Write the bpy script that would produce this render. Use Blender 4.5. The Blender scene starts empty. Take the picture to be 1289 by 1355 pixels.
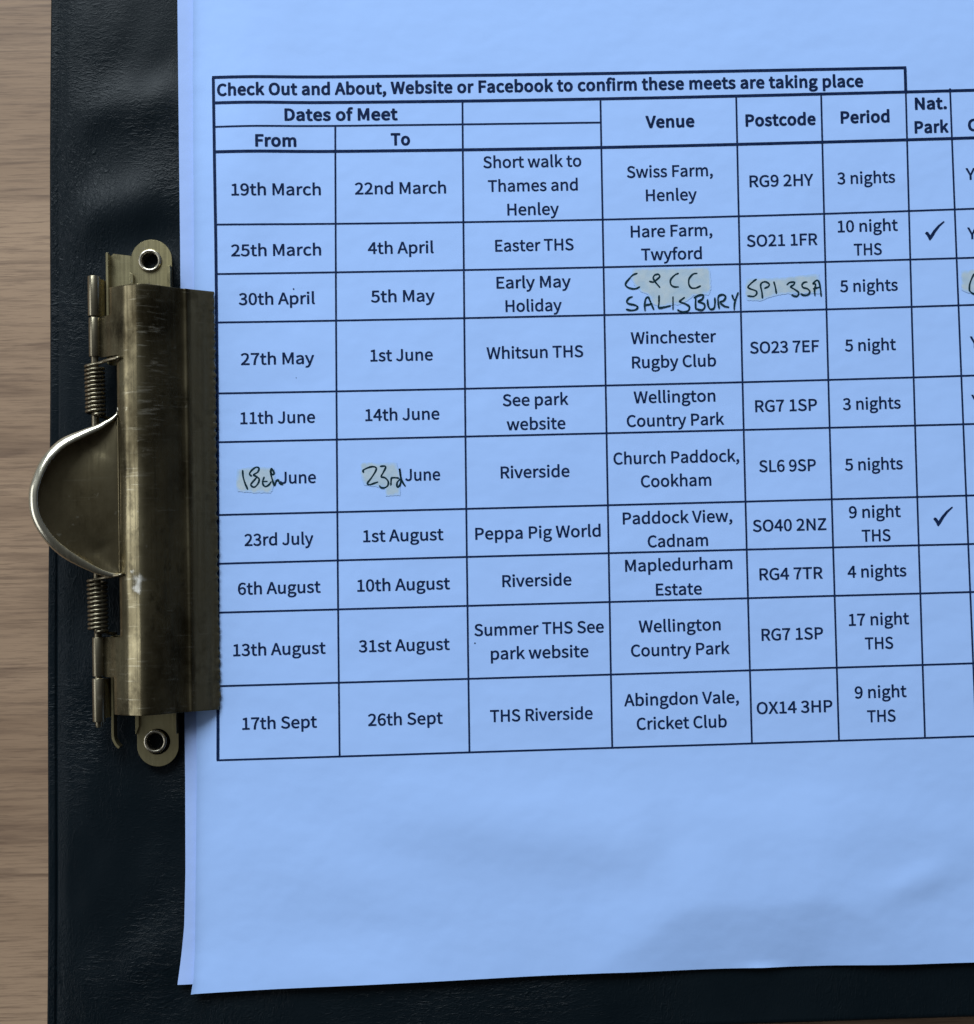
import bpy, bmesh, math, random
import numpy as np
from mathutils import Vector, Matrix
from mathutils.geometry import tessellate_polygon, delaunay_2d_cdt

# ------------------------------------------------------------------ camera, world, lamps, exposure
S = bpy.context.scene
COL = S.collection
MM = 0.001
PAGE_Z = 5.0                      # height of the printed sheet above the table, mm

def cam_matrix():
    rx, ry, rz = 0.03904550621936966, -0.014027917432968601, -0.021918124010136493
    R = Matrix.Rotation(rz, 3, 'Z') @ Matrix.Rotation(ry, 3, 'Y') @ Matrix.Rotation(rx, 3, 'X')
    p = R @ Vector((0, 0, 300.0)) + Vector((0, 0, PAGE_Z))
    return Matrix.Translation(p * MM) @ R.to_4x4()
cd = bpy.data.cameras.new('camera')
cam = bpy.data.objects.new('camera', cd)
COL.objects.link(cam)
cam.matrix_world = cam_matrix()
cd.sensor_fit = 'VERTICAL'
cd.sensor_height = 24.0
cd.lens = 24.0 * 1980.0 / 1355.0
cd.clip_start = 0.01
cd.clip_end = 50.0
S.camera = cam

world = bpy.data.worlds.new('World')
S.world = world
world.use_nodes = True
wn = world.node_tree
bg = wn.nodes['Background']
tc = wn.nodes.new('ShaderNodeTexCoord')
ramp = wn.nodes.new('ShaderNodeValToRGB')
ramp.color_ramp.elements[0].position = 0.0
ramp.color_ramp.elements[0].color = (0.009, 0.008, 0.007, 1)
ramp.color_ramp.elements[1].position = 1.0
ramp.color_ramp.elements[1].color = (0.30, 0.33, 0.36, 1)
e = ramp.color_ramp.elements.new(0.5)
e.color = (0.030, 0.030, 0.030, 1)
# the room is brighter on the window side (towards -x, +y) and dim overhead
dotn = wn.nodes.new('ShaderNodeVectorMath')
dotn.operation = 'DOT_PRODUCT'
dotn.inputs[1].default_value = (-0.44, 0.84, 0.32)
mr = wn.nodes.new('ShaderNodeMapRange')
mr.inputs[1].default_value = -1.0
wn.links.new(tc.outputs['Generated'], dotn.inputs[0])
wn.links.new(dotn.outputs['Value'], mr.inputs[0])
wn.links.new(mr.outputs[0], ramp.inputs[0])
wn.links.new(ramp.outputs[0], bg.inputs['Color'])
bg.inputs['Strength'].default_value = 1.0

def area_lamp(name, pos, target, sx, sy, power, color):
    l = bpy.data.lights.new(name, 'AREA')
    l.shape = 'RECTANGLE'
    l.size, l.size_y = sx, sy
    l.energy = power
    l.color = color
    o = bpy.data.objects.new(name, l)
    COL.objects.link(o)
    o.location = pos
    o.rotation_euler = (Vector(target) - Vector(pos)).to_track_quat('-Z', 'Y').to_euler()
    return o
area_lamp('window_light', (-0.34, 1.05, 0.86), (0, 0, 0), 1.0, 0.7, 28.5, (0.83, 0.93, 1.0))
area_lamp('side_window_light', (-1.15, -0.12, 0.62), (-0.05, 0, 0), 1.2, 0.50, 4.6, (0.90, 0.95, 1.0))

S.view_settings.view_transform = 'Standard'
S.view_settings.look = 'None'
S.view_settings.exposure = 0.0
S.view_settings.gamma = 1.0
S.view_settings.use_curve_mapping = False

# ------------------------------------------------------------------ helpers
def mesh_obj(name, verts, faces, mat, parent=None, smooth=True, angle=None):
    """verts in mm over the page plane -> one linked mesh object in metres."""
    me = bpy.data.meshes.new(name)
    me.from_pydata([(x * MM, y * MM, (z + PAGE_Z) * MM) for x, y, z in verts], [], faces)
    me.update()
    if smooth:
        me.polygons.foreach_set('use_smooth', [True] * len(me.polygons))
        if angle is not None:
            me.set_sharp_from_angle(angle=math.radians(angle))
    me.materials.append(mat)
    o = bpy.data.objects.new(name, me)
    COL.objects.link(o)
    if parent is not None:
        o.parent = parent
    return o

def fix_normals(o):
    bm = bmesh.new(); bm.from_mesh(o.data)
    bmesh.ops.recalc_face_normals(bm, faces=bm.faces)
    bm.to_mesh(o.data); bm.free()

def solid(o, thick, offset=-1.0, bevel=0.0, seg=2):
    m = o.modifiers.new('solid', 'SOLIDIFY'); m.thickness = thick * MM; m.offset = offset
    m.use_even_offset = True
    if bevel:
        b = o.modifiers.new('bevel', 'BEVEL'); b.width = bevel * MM; b.segments = seg; b.limit_method = 'ANGLE'
        b.angle_limit = math.radians(50)
    return o

def tag(o, label, cat, group=None, kind=None):
    o['label'] = label; o['category'] = cat
    if group: o['group'] = group
    if kind: o['kind'] = kind
    return o

def grid_faces(nu, nv):
    return [(i * nv + j, (i + 1) * nv + j, (i + 1) * nv + j + 1, i * nv + j + 1) for i in range(nu - 1) for j in range(nv - 1)]

def catmull(pts, n=6):
    P = [np.array(q, float) for q in pts]
    if len(P) < 3: return P
    P = [2 * P[0] - P[1]] + P + [2 * P[-1] - P[-2]]
    out = []
    for i in range(1, len(P) - 2):
        a, b, c, d = P[i - 1:i + 3]
        for k in range(n):
            t = k / n
            out.append(0.5 * (2 * b + (c - a) * t + (2 * a - 5 * b + 4 * c - d) * t * t + (3 * b - a - 3 * c + d) * t ** 3))
    out.append(P[-2])
    return out

def tube(path, r, seg=10, caps=True, base=None):
    """vertices and faces of a round tube along a 3-D path."""
    P = [Vector(q) for q in path]
    V, F = [], []
    T0 = (P[1] - P[0]).normalized()
    up = Vector((0, 0, 1)) if abs(T0.z) < 0.9 else Vector((1, 0, 0))
    N = (up - up.dot(T0) * T0).normalized()
    for i, q in enumerate(P):
        T = (P[min(i + 1, len(P) - 1)] - P[max(i - 1, 0)]).normalized()
        N = (N - N.dot(T) * T).normalized()
        B = T.cross(N)
        rr = r[i] if isinstance(r, (list, tuple)) else r
        for k in range(seg):
            a = 2 * math.pi * k / seg
            V.append(tuple(q + (N * math.cos(a) + B * math.sin(a)) * rr))
    for i in range(len(P) - 1):
        for k in range(seg):
            F.append((i * seg + k, i * seg + (k + 1) % seg, (i + 1) * seg + (k + 1) % seg, (i + 1) * seg + k))
    if caps:
        F.append(tuple(range(seg))[::-1]); F.append(tuple((len(P) - 1) * seg + k for k in range(seg)))
    return V, F

def join(parts):
    V, F = [], []
    for v, f in parts:
        n = len(V); V += list(v); F += [tuple(i + n for i in q) for q in f]
    return V, F

# ------------------------------------------------------------------ materials
def new_mat(name):
    m = bpy.data.materials.new(name); m.use_nodes = True
    return m, m.node_tree, m.node_tree.nodes['Principled BSDF']

def N(t, kind, **kw):
    n = t.nodes.new('ShaderNode' + kind)
    for k, v in kw.items():
        if hasattr(n, k): setattr(n, k, v)
        else: n.inputs[k].default_value = v
    return n

def noise(t, vec, scale, detail=4, rough=0.55, dist=0.0):
    n = N(t, 'TexNoise'); n.inputs['Scale'].default_value = scale; n.inputs['Detail'].default_value = detail
    n.inputs['Roughness'].default_value = rough; n.inputs['Distortion'].default_value = dist
    if vec is not None: t.links.new(vec, n.inputs['Vector'])
    return n.outputs[0]

def mapping(t, scale=(1, 1, 1), rot=(0, 0, 0), loc=(0, 0, 0)):
    c = N(t, 'TexCoord'); m = N(t, 'Mapping')
    m.inputs['Scale'].default_value = scale; m.inputs['Rotation'].default_value = rot; m.inputs['Location'].default_value = loc
    t.links.new(c.outputs['Object'], m.inputs['Vector'])
    return m.outputs[0]

def mrange(t, v, a, b, c=0.0, d=1.0):
    n = N(t, 'MapRange'); t.links.new(v, n.inputs[0])
    for i, q in enumerate((a, b, c, d)): n.inputs[i + 1].default_value = q
    return n.outputs[0]

def mix(t, f, a, b):
    n = N(t, 'Mix', data_type='RGBA')
    if isinstance(f, float): n.inputs[0].default_value = f
    else: t.links.new(f, n.inputs[0])
    for s, v in ((6, a), (7, b)):
        if isinstance(v, tuple): n.inputs[s].default_value = v + (1,)
        else: t.links.new(v, n.inputs[s])
    return n.outputs[2]

def math_(t, op, a, b=None):
    n = N(t, 'Math', operation=op)
    for i, v in enumerate((a, b)):
        if v is None: continue
        if isinstance(v, (int, float)): n.inputs[i].default_value = v
        else: t.links.new(v, n.inputs[i])
    return n.outputs[0]

def bump(t, bs, h, strength, dist):
    n = N(t, 'Bump'); n.inputs['Strength'].default_value = strength; n.inputs['Distance'].default_value = dist
    t.links.new(h, n.inputs['Height']); t.links.new(n.outputs[0], bs.inputs['Normal'])

def wood_material():
    m, t, b = new_mat('oak_laminate')
    v1 = mapping(t, (16, 230, 40), (0, 0, 0.05)); v2 = mapping(t, (60, 1300, 60), (0, 0, 0.04)); v3 = mapping(t, (3, 34, 10), (0, 0, 0.03))
    broad = noise(t, v3, 1.0, 3, 0.5, 0.6)
    grain = noise(t, v1, 1.0, 5, 0.62, 0.5)
    fine = noise(t, v2, 1.0, 4, 0.7)
    c1 = mix(t, mrange(t, broad, 0.36, 0.64), (0.232, 0.148, 0.092), (0.338, 0.226, 0.146))
    c2 = mix(t, mrange(t, grain, 0.52, 0.70, 0, 0.75), c1, (0.108, 0.064, 0.041))
    c3 = mix(t, mrange(t, fine, 0.47, 0.66, 0, 0.60), c2, (0.110, 0.067, 0.045))
    pores = noise(t, mapping(t, (150, 3600, 60), (0, 0, 0.045)), 1.0, 2, 0.5)
    c3 = mix(t, mrange(t, pores, 0.60, 0.72, 0, 0.55), c3, (0.105, 0.062, 0.040))
    t.links.new(c3, b.inputs['Base Color'])
    b.inputs['Roughness'].default_value = 0.5
    b.inputs['Specular IOR Level'].default_value = 0.3
    bump(t, b, fine, 0.25, 0.0001)
    return m

def leather_material():
    m, t, b = new_mat('black_leatherette')
    vA = mapping(t, (420, 1050, 700)); vB = mapping(t, (1150, 380, 700), (0, 0, 0.25)); vM = mapping(t, (28, 28, 28))
    a = noise(t, vA, 1.0, 3, 0.5, 1.2); c = noise(t, vB, 1.0, 3, 0.5, 1.2)
    msk = mrange(t, noise(t, vM, 1.0, 2), 0.44, 0.56)
    mm = N(t, 'Mix', data_type='FLOAT')
    t.links.new(msk, mm.inputs[0]); t.links.new(a, mm.inputs[2]); t.links.new(c, mm.inputs[3])
    sharp = math_(t, 'ABSOLUTE', math_(t, 'SUBTRACT', mm.outputs[0], 0.5))
    h = math_(t, 'ADD', math_(t, 'MULTIPLY', sharp, 1.6), math_(t, 'MULTIPLY', noise(t, mapping(t, (2600, 2600, 2600)), 1.0, 2), 0.25))
    big = noise(t, mapping(t, (60, 60, 60)), 1.0, 3)
    t.links.new(mix(t, big, (0.0019, 0.0041, 0.0060), (0.0036, 0.0071, 0.0100)), b.inputs['Base Color'])
    t.links.new(mrange(t, big, 0.3, 0.7, 0.34, 0.46), b.inputs['Roughness'])
    b.inputs['Specular IOR Level'].default_value = 0.12
    # the grain is strong in patches and pressed nearly smooth in others
    hs = math_(t, 'MULTIPLY', h, mrange(t, noise(t, mapping(t, (34, 22, 30), loc=(3.1, 1.7, 0)), 1.0, 2), 0.38, 0.62, 0.25, 1.0))
    bump(t, b, hs, 0.85, 0.00030)
    return m

def paper_material(name='pale_blue_paper', tint=(1, 1, 1)):
    m, t, b = new_mat(name)
    n1 = noise(t, mapping(t, (40, 40, 40)), 1.0, 4); n2 = noise(t, mapping(t, (2200, 2200, 2200)), 1.0, 3)
    sc = lambda q: tuple(v * k for v, k in zip(q, tint))
    c = mix(t, n1, sc((0.316, 0.476, 0.825)), sc((0.338, 0.495, 0.838)))
    c2 = mix(t, mrange(t, n2, 0.3, 0.75, 0.0, 0.10), c, sc((0.272, 0.428, 0.75)))
    t.links.new(c2, b.inputs['Base Color'])
    b.inputs['Roughness'].default_value = 0.75
    b.inputs['Specular IOR Level'].default_value = 0.18
    cock = noise(t, mapping(t, (55, 70, 55), (0, 0, 0.3)), 1.0, 3, 0.5)
    hh = math_(t, 'ADD', math_(t, 'MULTIPLY', n2, 0.012), cock)
    bump(t, b, hh, 0.5, 0.0009)
    return m

def ink_material(name, col, rough=0.6):
    m, t, b = new_mat(name)
    n = noise(t, mapping(t, (1500, 1500, 1500)), 1.0, 3)
    t.links.new(mix(t, mrange(t, n, 0.35, 0.75), col, tuple(c * 1.8 + 0.004 for c in col)), b.inputs['Base Color'])
    b.inputs['Roughness'].default_value = rough
    b.inputs['Specular IOR Level'].default_value = 0.06
    return m

def patch_material():
    m, t, b = new_mat('dried_correction_fluid')
    n = noise(t, mapping(t, (420, 420, 420)), 1.0, 4, 0.6)
    at = N(t, 'Attribute', attribute_name='cover')
    film = mix(t, mrange(t, n, 0.35, 0.68), (0.320, 0.425, 0.535), (0.410, 0.480, 0.535))
    f = mrange(t, math_(t, 'ADD', at.outputs['Fac'], math_(t, 'MULTIPLY', n, 0.5)), 0.2, 0.85)     # thin, feathered margin
    t.links.new(mix(t, f, (0.304, 0.470, 0.780), film), b.inputs['Base Color'])
    b.inputs['Roughness'].default_value = 0.65
    b.inputs['Specular IOR Level'].default_value = 0.25
    bump(t, b, n, 0.4, 0.0002)
    return m

def brass_material(name, base, dark, rough, scratch=0.5, worn=False):
    m, t, b = new_mat(name)
    b.inputs['Metallic'].default_value = 0.92
    big = noise(t, mapping(t, (70, 45, 70)), 1.0, 5, 0.65)
    spots = noise(t, mapping(t, (520, 520, 520)), 1.0, 3, 0.6)
    streak = noise(t, mapping(t, (1700, 22, 900)), 1.0, 3, 0.6)
    across = noise(t, mapping(t, (90, 2100, 300), (0, 0, 0.04)), 1.0, 3, 0.6)
    c = mix(t, mrange(t, big, 0.38, 0.64), base, dark)
    c = mix(t, mrange(t, streak, 0.5, 0.75, 0, 0.45 * scratch), c, tuple(v * 0.55 for v in dark))
    c = mix(t, mrange(t, across, 0.62, 0.74, 0, 0.6 * scratch), c, (0.42, 0.38, 0.28))
    c = mix(t, mrange(t, spots, 0.66, 0.74, 0, 0.8), c, (0.42, 0.385, 0.29))
    c = mix(t, mrange(t, noise(t, mapping(t, (210, 120, 200), loc=(5, 2, 0)), 1.0, 5, 0.7), 0.56, 0.72, 0, 0.75), c, tuple(v * 0.35 for v in dark))
    r = math_(t, 'ADD', mrange(t, big, 0.3, 0.7, rough - 0.05, rough + 0.09), mrange(t, streak, 0.4, 0.7, -0.03, 0.06))
    if worn:      # fine scratches rubbed across the crest, and a rougher lip with its reflected light put into the colour
        co0 = N(t, 'TexCoord'); sp = N(t, 'SeparateXYZ'); t.links.new(co0.outputs['Object'], sp.inputs[0])
        band = math_(t, 'MULTIPLY', mrange(t, sp.outputs[0], -0.0675, -0.0662), mrange(t, sp.outputs[0], -0.0618, -0.0640))
        band = math_(t, 'MULTIPLY', band, math_(t, 'MULTIPLY', mrange(t, sp.outputs[1], 0.010, 0.022), mrange(t, sp.outputs[1], 0.046, 0.036)))
        hatch = noise(t, mapping(t, (160, 1500, 300), (0, 0, 0.10), (2.2, 0, 0)), 1.0, 3, 0.6)
        c = mix(t, math_(t, 'MULTIPLY', band, mrange(t, hatch, 0.54, 0.64)), c, (0.46, 0.42, 0.32))
        lip = mrange(t, sp.outputs[0], -0.0586, -0.0578)
        c = mix(t, math_(t, 'MULTIPLY', lip, mrange(t, spots, 0.3, 0.6, 0.35, 0.9)), c, (0.190, 0.162, 0.10))
        r = math_(t, 'ADD', r, math_(t, 'MULTIPLY', lip, 0.22))
    if worn:      # plating rubbed bare where a thumb has dented the crest
        co = N(t, 'TexCoord'); mp = N(t, 'Mapping', vector_type='POINT')
        mp.inputs['Scale'].default_value = (420, 230, 0)
        mp.inputs['Location'].default_value = (0.0678 * 420, 0.0125 * 230, 0)
        t.links.new(co.outputs['Object'], mp.inputs['Vector'])
        ln = N(t, 'VectorMath', operation='LENGTH'); t.links.new(mp.outputs[0], ln.inputs[0])
        w = mrange(t, math_(t, 'ADD', ln.outputs[1], math_(t, 'MULTIPLY', spots, 1.5)), 1.3, 0.9)
        c = mix(t, w, c, (0.62, 0.60, 0.54))
        r = math_(t, 'ADD', r, math_(t, 'MULTIPLY', w, 0.12))
    t.links.new(c, b.inputs['Base Color'])
    t.links.new(r, b.inputs['Roughness'])
    h = math_(t, 'ADD', math_(t, 'MULTIPLY', streak, 0.5 * scratch), math_(t, 'ADD', math_(t, 'MULTIPLY', across, 0.5 * scratch), math_(t, 'MULTIPLY', spots, 0.5)))
    bump(t, b, h, 0.35, 0.00006)
    return m

M_WOOD = wood_material()
M_LEATHER = leather_material()
M_PAPER = paper_material()
M_PAPER_BACK = paper_material('lavender_paper', (0.97, 0.90, 0.90))
M_INK = ink_material('printer_ink', (0.0025, 0.0105, 0.042))
M_PEN = ink_material('pen_ink', (0.003, 0.017, 0.026), 0.45)
M_PATCH = patch_material()
M_JAW = brass_material('tarnished_brass', (0.275, 0.232, 0.138), (0.055, 0.043, 0.022), 0.20, 1.0, True)
M_LEVER = brass_material('lever_brass', (0.30, 0.25, 0.15), (0.150, 0.120, 0.066), 0.16, 0.35)
M_RIMB = brass_material('rubbed_highlight_brass', (0.62, 0.58, 0.47), (0.46, 0.42, 0.32), 0.20, 0.3)  # worn lever rim, its colour paled further to lift the highlight
M_PLATE = brass_material('plate_brass', (0.40, 0.345, 0.195), (0.28, 0.235, 0.12), 0.30, 0.4)
M_STEEL = brass_material('spring_steel', (0.27, 0.235, 0.165), (0.15, 0.128, 0.085), 0.26, 0.3)
M_RIM = brass_material('eyelet_metal', (0.55, 0.50, 0.40), (0.38, 0.34, 0.26), 0.22, 0.3)

# ------------------------------------------------------------------ the table
def tabletop():
    x0, x1, y0, y1, zt, th = -420, 620, -380, 360, -PAGE_Z, 26
    bm = bmesh.new()
    bmesh.ops.create_cube(bm, size=1)
    for v in bm.verts:
        v.co = Vector(((x0 + x1) / 2 + v.co.x * (x1 - x0), (y0 + y1) / 2 + v.co.y * (y1 - y0), zt - th / 2 + v.co.z * th))
    bmesh.ops.bevel(bm, geom=bm.edges[:], offset=2.5, segments=3, affect='EDGES')
    vs = [tuple(v.co) for v in bm.verts]; fs = [tuple(v.index for v in f.verts) for f in bm.faces]
    bm.free()
    o = mesh_obj('tabletop', vs, fs, M_WOOD, None, True, 40)
    tag(o, 'brown wood-grain table surface underneath the black clipboard', 'table')
tabletop()

def _smooth(a, b, x):
    t = min(1.0, max(0.0, (x - a) / (b - a)))
    return t * t * (3 - 2 * t)
def _bump(x, y, cx, cy, sx, sy, ang=0.0):
    c, s = math.cos(ang), math.sin(ang)
    u = (x - cx) * c + (y - cy) * s
    v = -(x - cx) * s + (y - cy) * c
    return math.exp(-(u / sx) ** 2 - (v / sy) ** 2)
def paper_height(x, y):
    """Height of the printed sheet (mm) over its nominal plane: flat in the table, rippling towards its free lower edge."""
    z = 0.10 * math.sin(x * 0.055 + 0.8) * math.sin(y * 0.05 + 0.4)
    z += 0.8 * _bump(x, y, -46, 70, 9, 40, 0.02) * _smooth(52, 75, y)
    # a bulge whose front falls away to the free lower edge
    pl = _smooth(6, 46, x) * (1 - _smooth(64, 94, x))
    t = y - (-94.0 + 15.6 * pl + 0.6 * math.sin(x * 0.21))
    if t > -30:
        front = math.exp(-(t / 15.0) ** 2) if t >= 0 else 1 - (math.sqrt(t * t + 0.8) - 0.894) / 10.0
        z += 1.4 * pl * front
    # a crease running out to the right below the table
    win = _smooth(-34, -6, x) * (1 - _smooth(26, 37, x))
    t = y - (-62.3 - 0.139 * (x + 3))
    z += 0.75 * win * math.exp(-(t / (9.0 if t > 0 else 7.0)) ** 2)
    z += 0.45 * _bump(x, y, 70, -64, 40, 7, -0.10) + 0.5 * _bump(x, y, -25, -74, 24, 8, -0.4) + 0.5 * _bump(x, y, 84, -75.5, 9, 3.2, 0.35)
    z += 0.5 * _bump(x, y, 52.0, -92.3, 3.6, 0.7, 0.08)
    z += 0.9 * _smooth(-60, -20, x) * (1 - _smooth(-20, 12, x)) * _smooth(-80, -94, y)
    z += 0.9 * _smooth(-84, -97, y) * _smooth(-40, -62, x)
    return z

# ------------------------------------------------------------------ the clipboard
clipboard = bpy.data.objects.new('clipboard', None)
COL.objects.link(clipboard)
clipboard.empty_display_size = 0.05
tag(clipboard, 'black leatherette clipboard with a tarnished brass spring clip on its left side', 'clipboard')

def board_edge(y):
    return -88.05 + 0.0145 * (y - 7.6) + 0.12 * math.sin(y * 0.06)

def board_height(x, y):
    d = x - board_edge(y)
    z = -1.15
    # welded margin: rounded edge, flat strip, groove, then the padded panel
    if d < 0.5: z -= 1.3 * (1 - math.sqrt(max(0.0, 1 - ((0.5 - d) / 0.5) ** 2)))
    z -= 0.5 * (1 - _smooth(1.6, 4.6, d))
    z -= 0.35 * math.exp(-((d - 1.95) / 0.22) ** 2) * (1 - 0.8 * _smooth(-20, 20, y))
    # the cover puckers around the rivets and lies in shallow waves
    k = _smooth(2.5, 9, d)
    w = 0.0
    w += 1.05 * _bump(x, y, -69, 84, 17, 5.2, 0.12)
    w += 1.25 * _bump(x, y, -75, 62.5, 14, 5.5, 0.35)
    w -= 0.75 * _bump(x, y, -66, 56, 8.5, 5.0, 0.1)
    w -= 0.6 * _bump(x, y, -66, -49, 8.5, 6.0, 0)
    w += 0.55 * _bump(x, y, -79, -29, 8, 6, 0.5)
    w += 0.45 * _bump(x, y, -78, -52, 10, 8, 0.2)
    w += 0.75 * _bump(x, y, -69, -88, 15, 5.5, 0.5)
    w += 0.4 * _bump(x, y, -78, -74, 9, 6, 0.2)
    w += 0.5 * _bump(x, y, -80, 100, 10, 9, -0.2)
    w += 0.06 * math.sin(x * 0.9 + 2 * math.sin(y * 0.11)) * math.sin(y * 0.35 + x * 0.2)
    z += k * w * _smooth(-50, -60, x) if x > -62 else k * w
    return z

def board():
    xs = [0, .06, .15, .27, .4, .55, .8, 1.1, 1.4, 1.6, 1.72, 1.84, 1.95, 2.06, 2.18, 2.35, 2.6, 3]
    xs += list(np.arange(3.5, 36, 0.5)) + [38, 41, 45, 60, 100, 150, 200, 260, 331, 331.6, 332]
    y_lo, y_hi = -103.3, 127.0
    ys = [y_lo, y_lo + .1, y_lo + .3, y_lo + .6] + list(np.arange(y_lo + 1.2, y_hi - 1, 0.6)) + [y_hi - .6, y_hi - .2, y_hi]
    V = []
    nx, ny = len(xs), len(ys)
    for d in xs:
        for y in ys:
            yy = y
            if y < 0: yy = y + 0.006 * (d - 150) * (1 - min(1, (y - y_lo) / 40)) if (y - y_lo) < 40 else y
            x = board_edge(yy) + d
            z = board_height(x, yy)
            e = min(y - y_lo, y_hi - y, 332 - d)
            if e < 0.6: z -= 1.4 * (1 - math.sqrt(max(0, 1 - ((0.6 - e) / 0.6) ** 2)))
            V.append((x, yy, z))
    F = grid_faces(nx, ny)
    # side walls and underside
    ring = [i * ny for i in range(nx)] + [(nx - 1) * ny + j for j in range(1, ny)] + [i * ny + ny - 1 for i in range(nx - 2, -1, -1)] + [j for j in range(ny - 2, 0, -1)]
    n0 = len(V)
    for i in ring: V.append((V[i][0], V[i][1], -PAGE_Z + 0.05))
    m = len(ring)
    for k in range(m): F.append((ring[k], n0 + k, n0 + (k + 1) % m, ring[(k + 1) % m]))
    F.append(tuple(n0 + k for k in range(m))[::-1])
    o = mesh_obj('board', V, F, M_LEATHER, clipboard, True, 60)
    fix_normals(o)
board()

# base plate of the clip: a channel with rounded ears, riveted through the cover
CY = 3.9                                            # middle of the clip along its length
def clip_plate():
    zt, th = 0.45, 0.75
    parts = []
    def prism(outline, holes, z0, z1):
        polys = [outline] + holes
        flat = [q for pl in polys for q in pl]
        tri = tessellate_polygon([[Vector((a, b, 0)) for a, b in pl] for pl in polys])
        n = len(flat)
        V = [(a, b, z1) for a, b in flat] + [(a, b, z0) for a, b in flat]
        F = [tuple(t) for t in tri] + [tuple(i + n for i in t)[::-1] for t in tri]
        s = 0
        for pl in polys:
            k = len(pl)
            for i in range(k): F.append((s + i, s + (i + 1) % k, n + s + (i + 1) % k, n + s + i))
            s += k
        return V, F
    circ = lambda cx, cy, r, n=36: [(cx + r * math.cos(2 * math.pi * i / n), cy + r * math.sin(2 * math.pi * i / n)) for i in range(n)]
    xl, xr = -70.4, -62.2
    cx, r = (xl + xr) / 2, (xr - xl) / 2
    top = [(cx + r * math.cos(a), 52.1 + r * math.sin(a)) for a in np.linspace(0, math.pi, 22)]
    bot = [(cx + r * math.cos(a), -45.0 + r * math.sin(a)) for a in np.linspace(math.pi, 2 * math.pi, 22)]
    parts.append(prism(top + bot, [circ(-66.55, 51.9, 1.75), circ(-66.40, -44.2, 2.55)], zt - th, zt))
    # side walls of the channel, stopping short of the ears
    parts.append(prism([(xr - .65, 50.2), (xr, 50.6), (xr, -42.6), (xr - .65, -42.2)], [], zt - .05, zt + 2.1))
    parts.append(prism([(xl, 49.4), (xl + .65, 49.0), (xl + .65, -41.0), (xl, -42.6)], [], zt - .05, zt + 1.3))
    # wing towards the hinge with its upturned lip
    parts.append(prism([(-74.6, 52.9), (-73.9, 53.5), (xl - .02, 53.0), (xl - .02, 31.0), (-74.6, 31.0)], [], zt - .62, zt - .1))
    parts.append(prism([(-74.6, -23.0), (xl - .02, -23.0), (xl - .02, -35.0), (-74.6, -35.0)], [], zt - .62, zt - .1))
    parts.append(prism([(-74.9, 53.2), (-74.45, 53.2), (-74.45, 31.0), (-74.9, 31.0)], [], zt - .62, zt + 2.3))
    parts.append(prism([(-74.9, -23.0), (-74.45, -23.0), (-74.45, -42.6), (-74.3, -43.4), (-73.8, -44.3), (-73.3, -44.8), (-73.6, -45.2), (-74.2, -44.6), (-74.7, -43.6), (-74.9, -42.7)], [], zt - .62, zt + 2.3))
    # arms that carry the two outer hinge barrels
    for ya, yb in ((40.1, 47.6), (-38.9, -31.3)):
        prof = [(-74.95, 1.6), (-75.30, 3.9), (-76.2, 5.5), (-76.6, 5.1), (-75.85, 3.5), (-75.4, 1.6)]
        V = [(x, ya, z) for x, z in prof] + [(x, yb, z) for x, z in prof]
        n = len(prof)
        F = [(i, (i + 1) % n, n + (i + 1) % n, n + i) for i in range(n)] + [tuple(range(n))[::-1], tuple(range(n, 2 * n))]
        parts.append((V, F))
    V, F = join(parts)
    o = mesh_obj('clip_plate', V, F, M_PLATE, clipboard, True, 35)
    fix_normals(o)
    b = o.modifiers.new('bevel', 'BEVEL'); b.width = 0.12 * MM; b.segments = 2; b.limit_method = 'ANGLE'
    return o
PLATE = clip_plate()

def eyelet(cx, cy):
    zt = 0.45
    prof = [(2.35, zt + .02), (2.36, zt + .30), (2.22, zt + .58), (1.98, zt + .70), (1.74, zt + .62), (1.60, zt + .36), (1.56, zt - .3), (1.54, -3.2), (0.0, -3.2)]
    n = 40
    V, F = [], []
    for r, z in prof[:-1]:
        for k in range(n):
            a = 2 * math.pi * k / n
            V.append((cx + r * math.cos(a), cy + r * math.sin(a), z))
    for i in range(len(prof) - 2):
        for k in range(n):
            F.append((i * n + k, i * n + (k + 1) % n, (i + 1) * n + (k + 1) % n, (i + 1) * n + k))
    F.append(tuple((len(prof) - 2) * n + k for k in range(n)))
    o = mesh_obj('eyelet', V, F, M_RIM, PLATE, True, 50)
    fix_normals(o)
    return o
eyelet(-66.55, 51.9)
eyelet(-66.75, -44.1)

# the sprung jaw: an arched cover with a serrated lip
JAW = [(-75.7, 4.9), (-75.0, 5.5), (-74.2, 6.1), (-73.4, 6.75), (-72.6, 7.4), (-71.75, 8.0), (-71.0, 8.55), (-70.3, 9.05), (-69.75, 9.4), (-69.4, 9.56), (-68.9, 9.76), (-68.2, 10.02), (-67.5, 10.27), (-67.05, 10.42), (-66.8, 10.44),
       (-66.4, 10.35), (-66.0, 10.20), (-65.5, 9.95), (-65.0, 9.64), (-64.4, 9.20), (-63.7, 8.62), (-63.0, 7.98), (-62.2, 7.20), (-61.4, 6.40), (-60.6, 5.60), (-59.9, 4.93), (-59.35, 4.52), (-59.1, 4.47), (-58.9, 4.49), (-58.7, 4.42), (-58.5, 4.22),
       (-58.2, 3.96), (-57.8, 3.66), (-57.1, 3.14), (-56.3, 2.56), (-55.6, 2.0), (-55.0, 1.48), (-54.3, 1.02), (-53.85, 0.70)]
FOLD = 5
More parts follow.
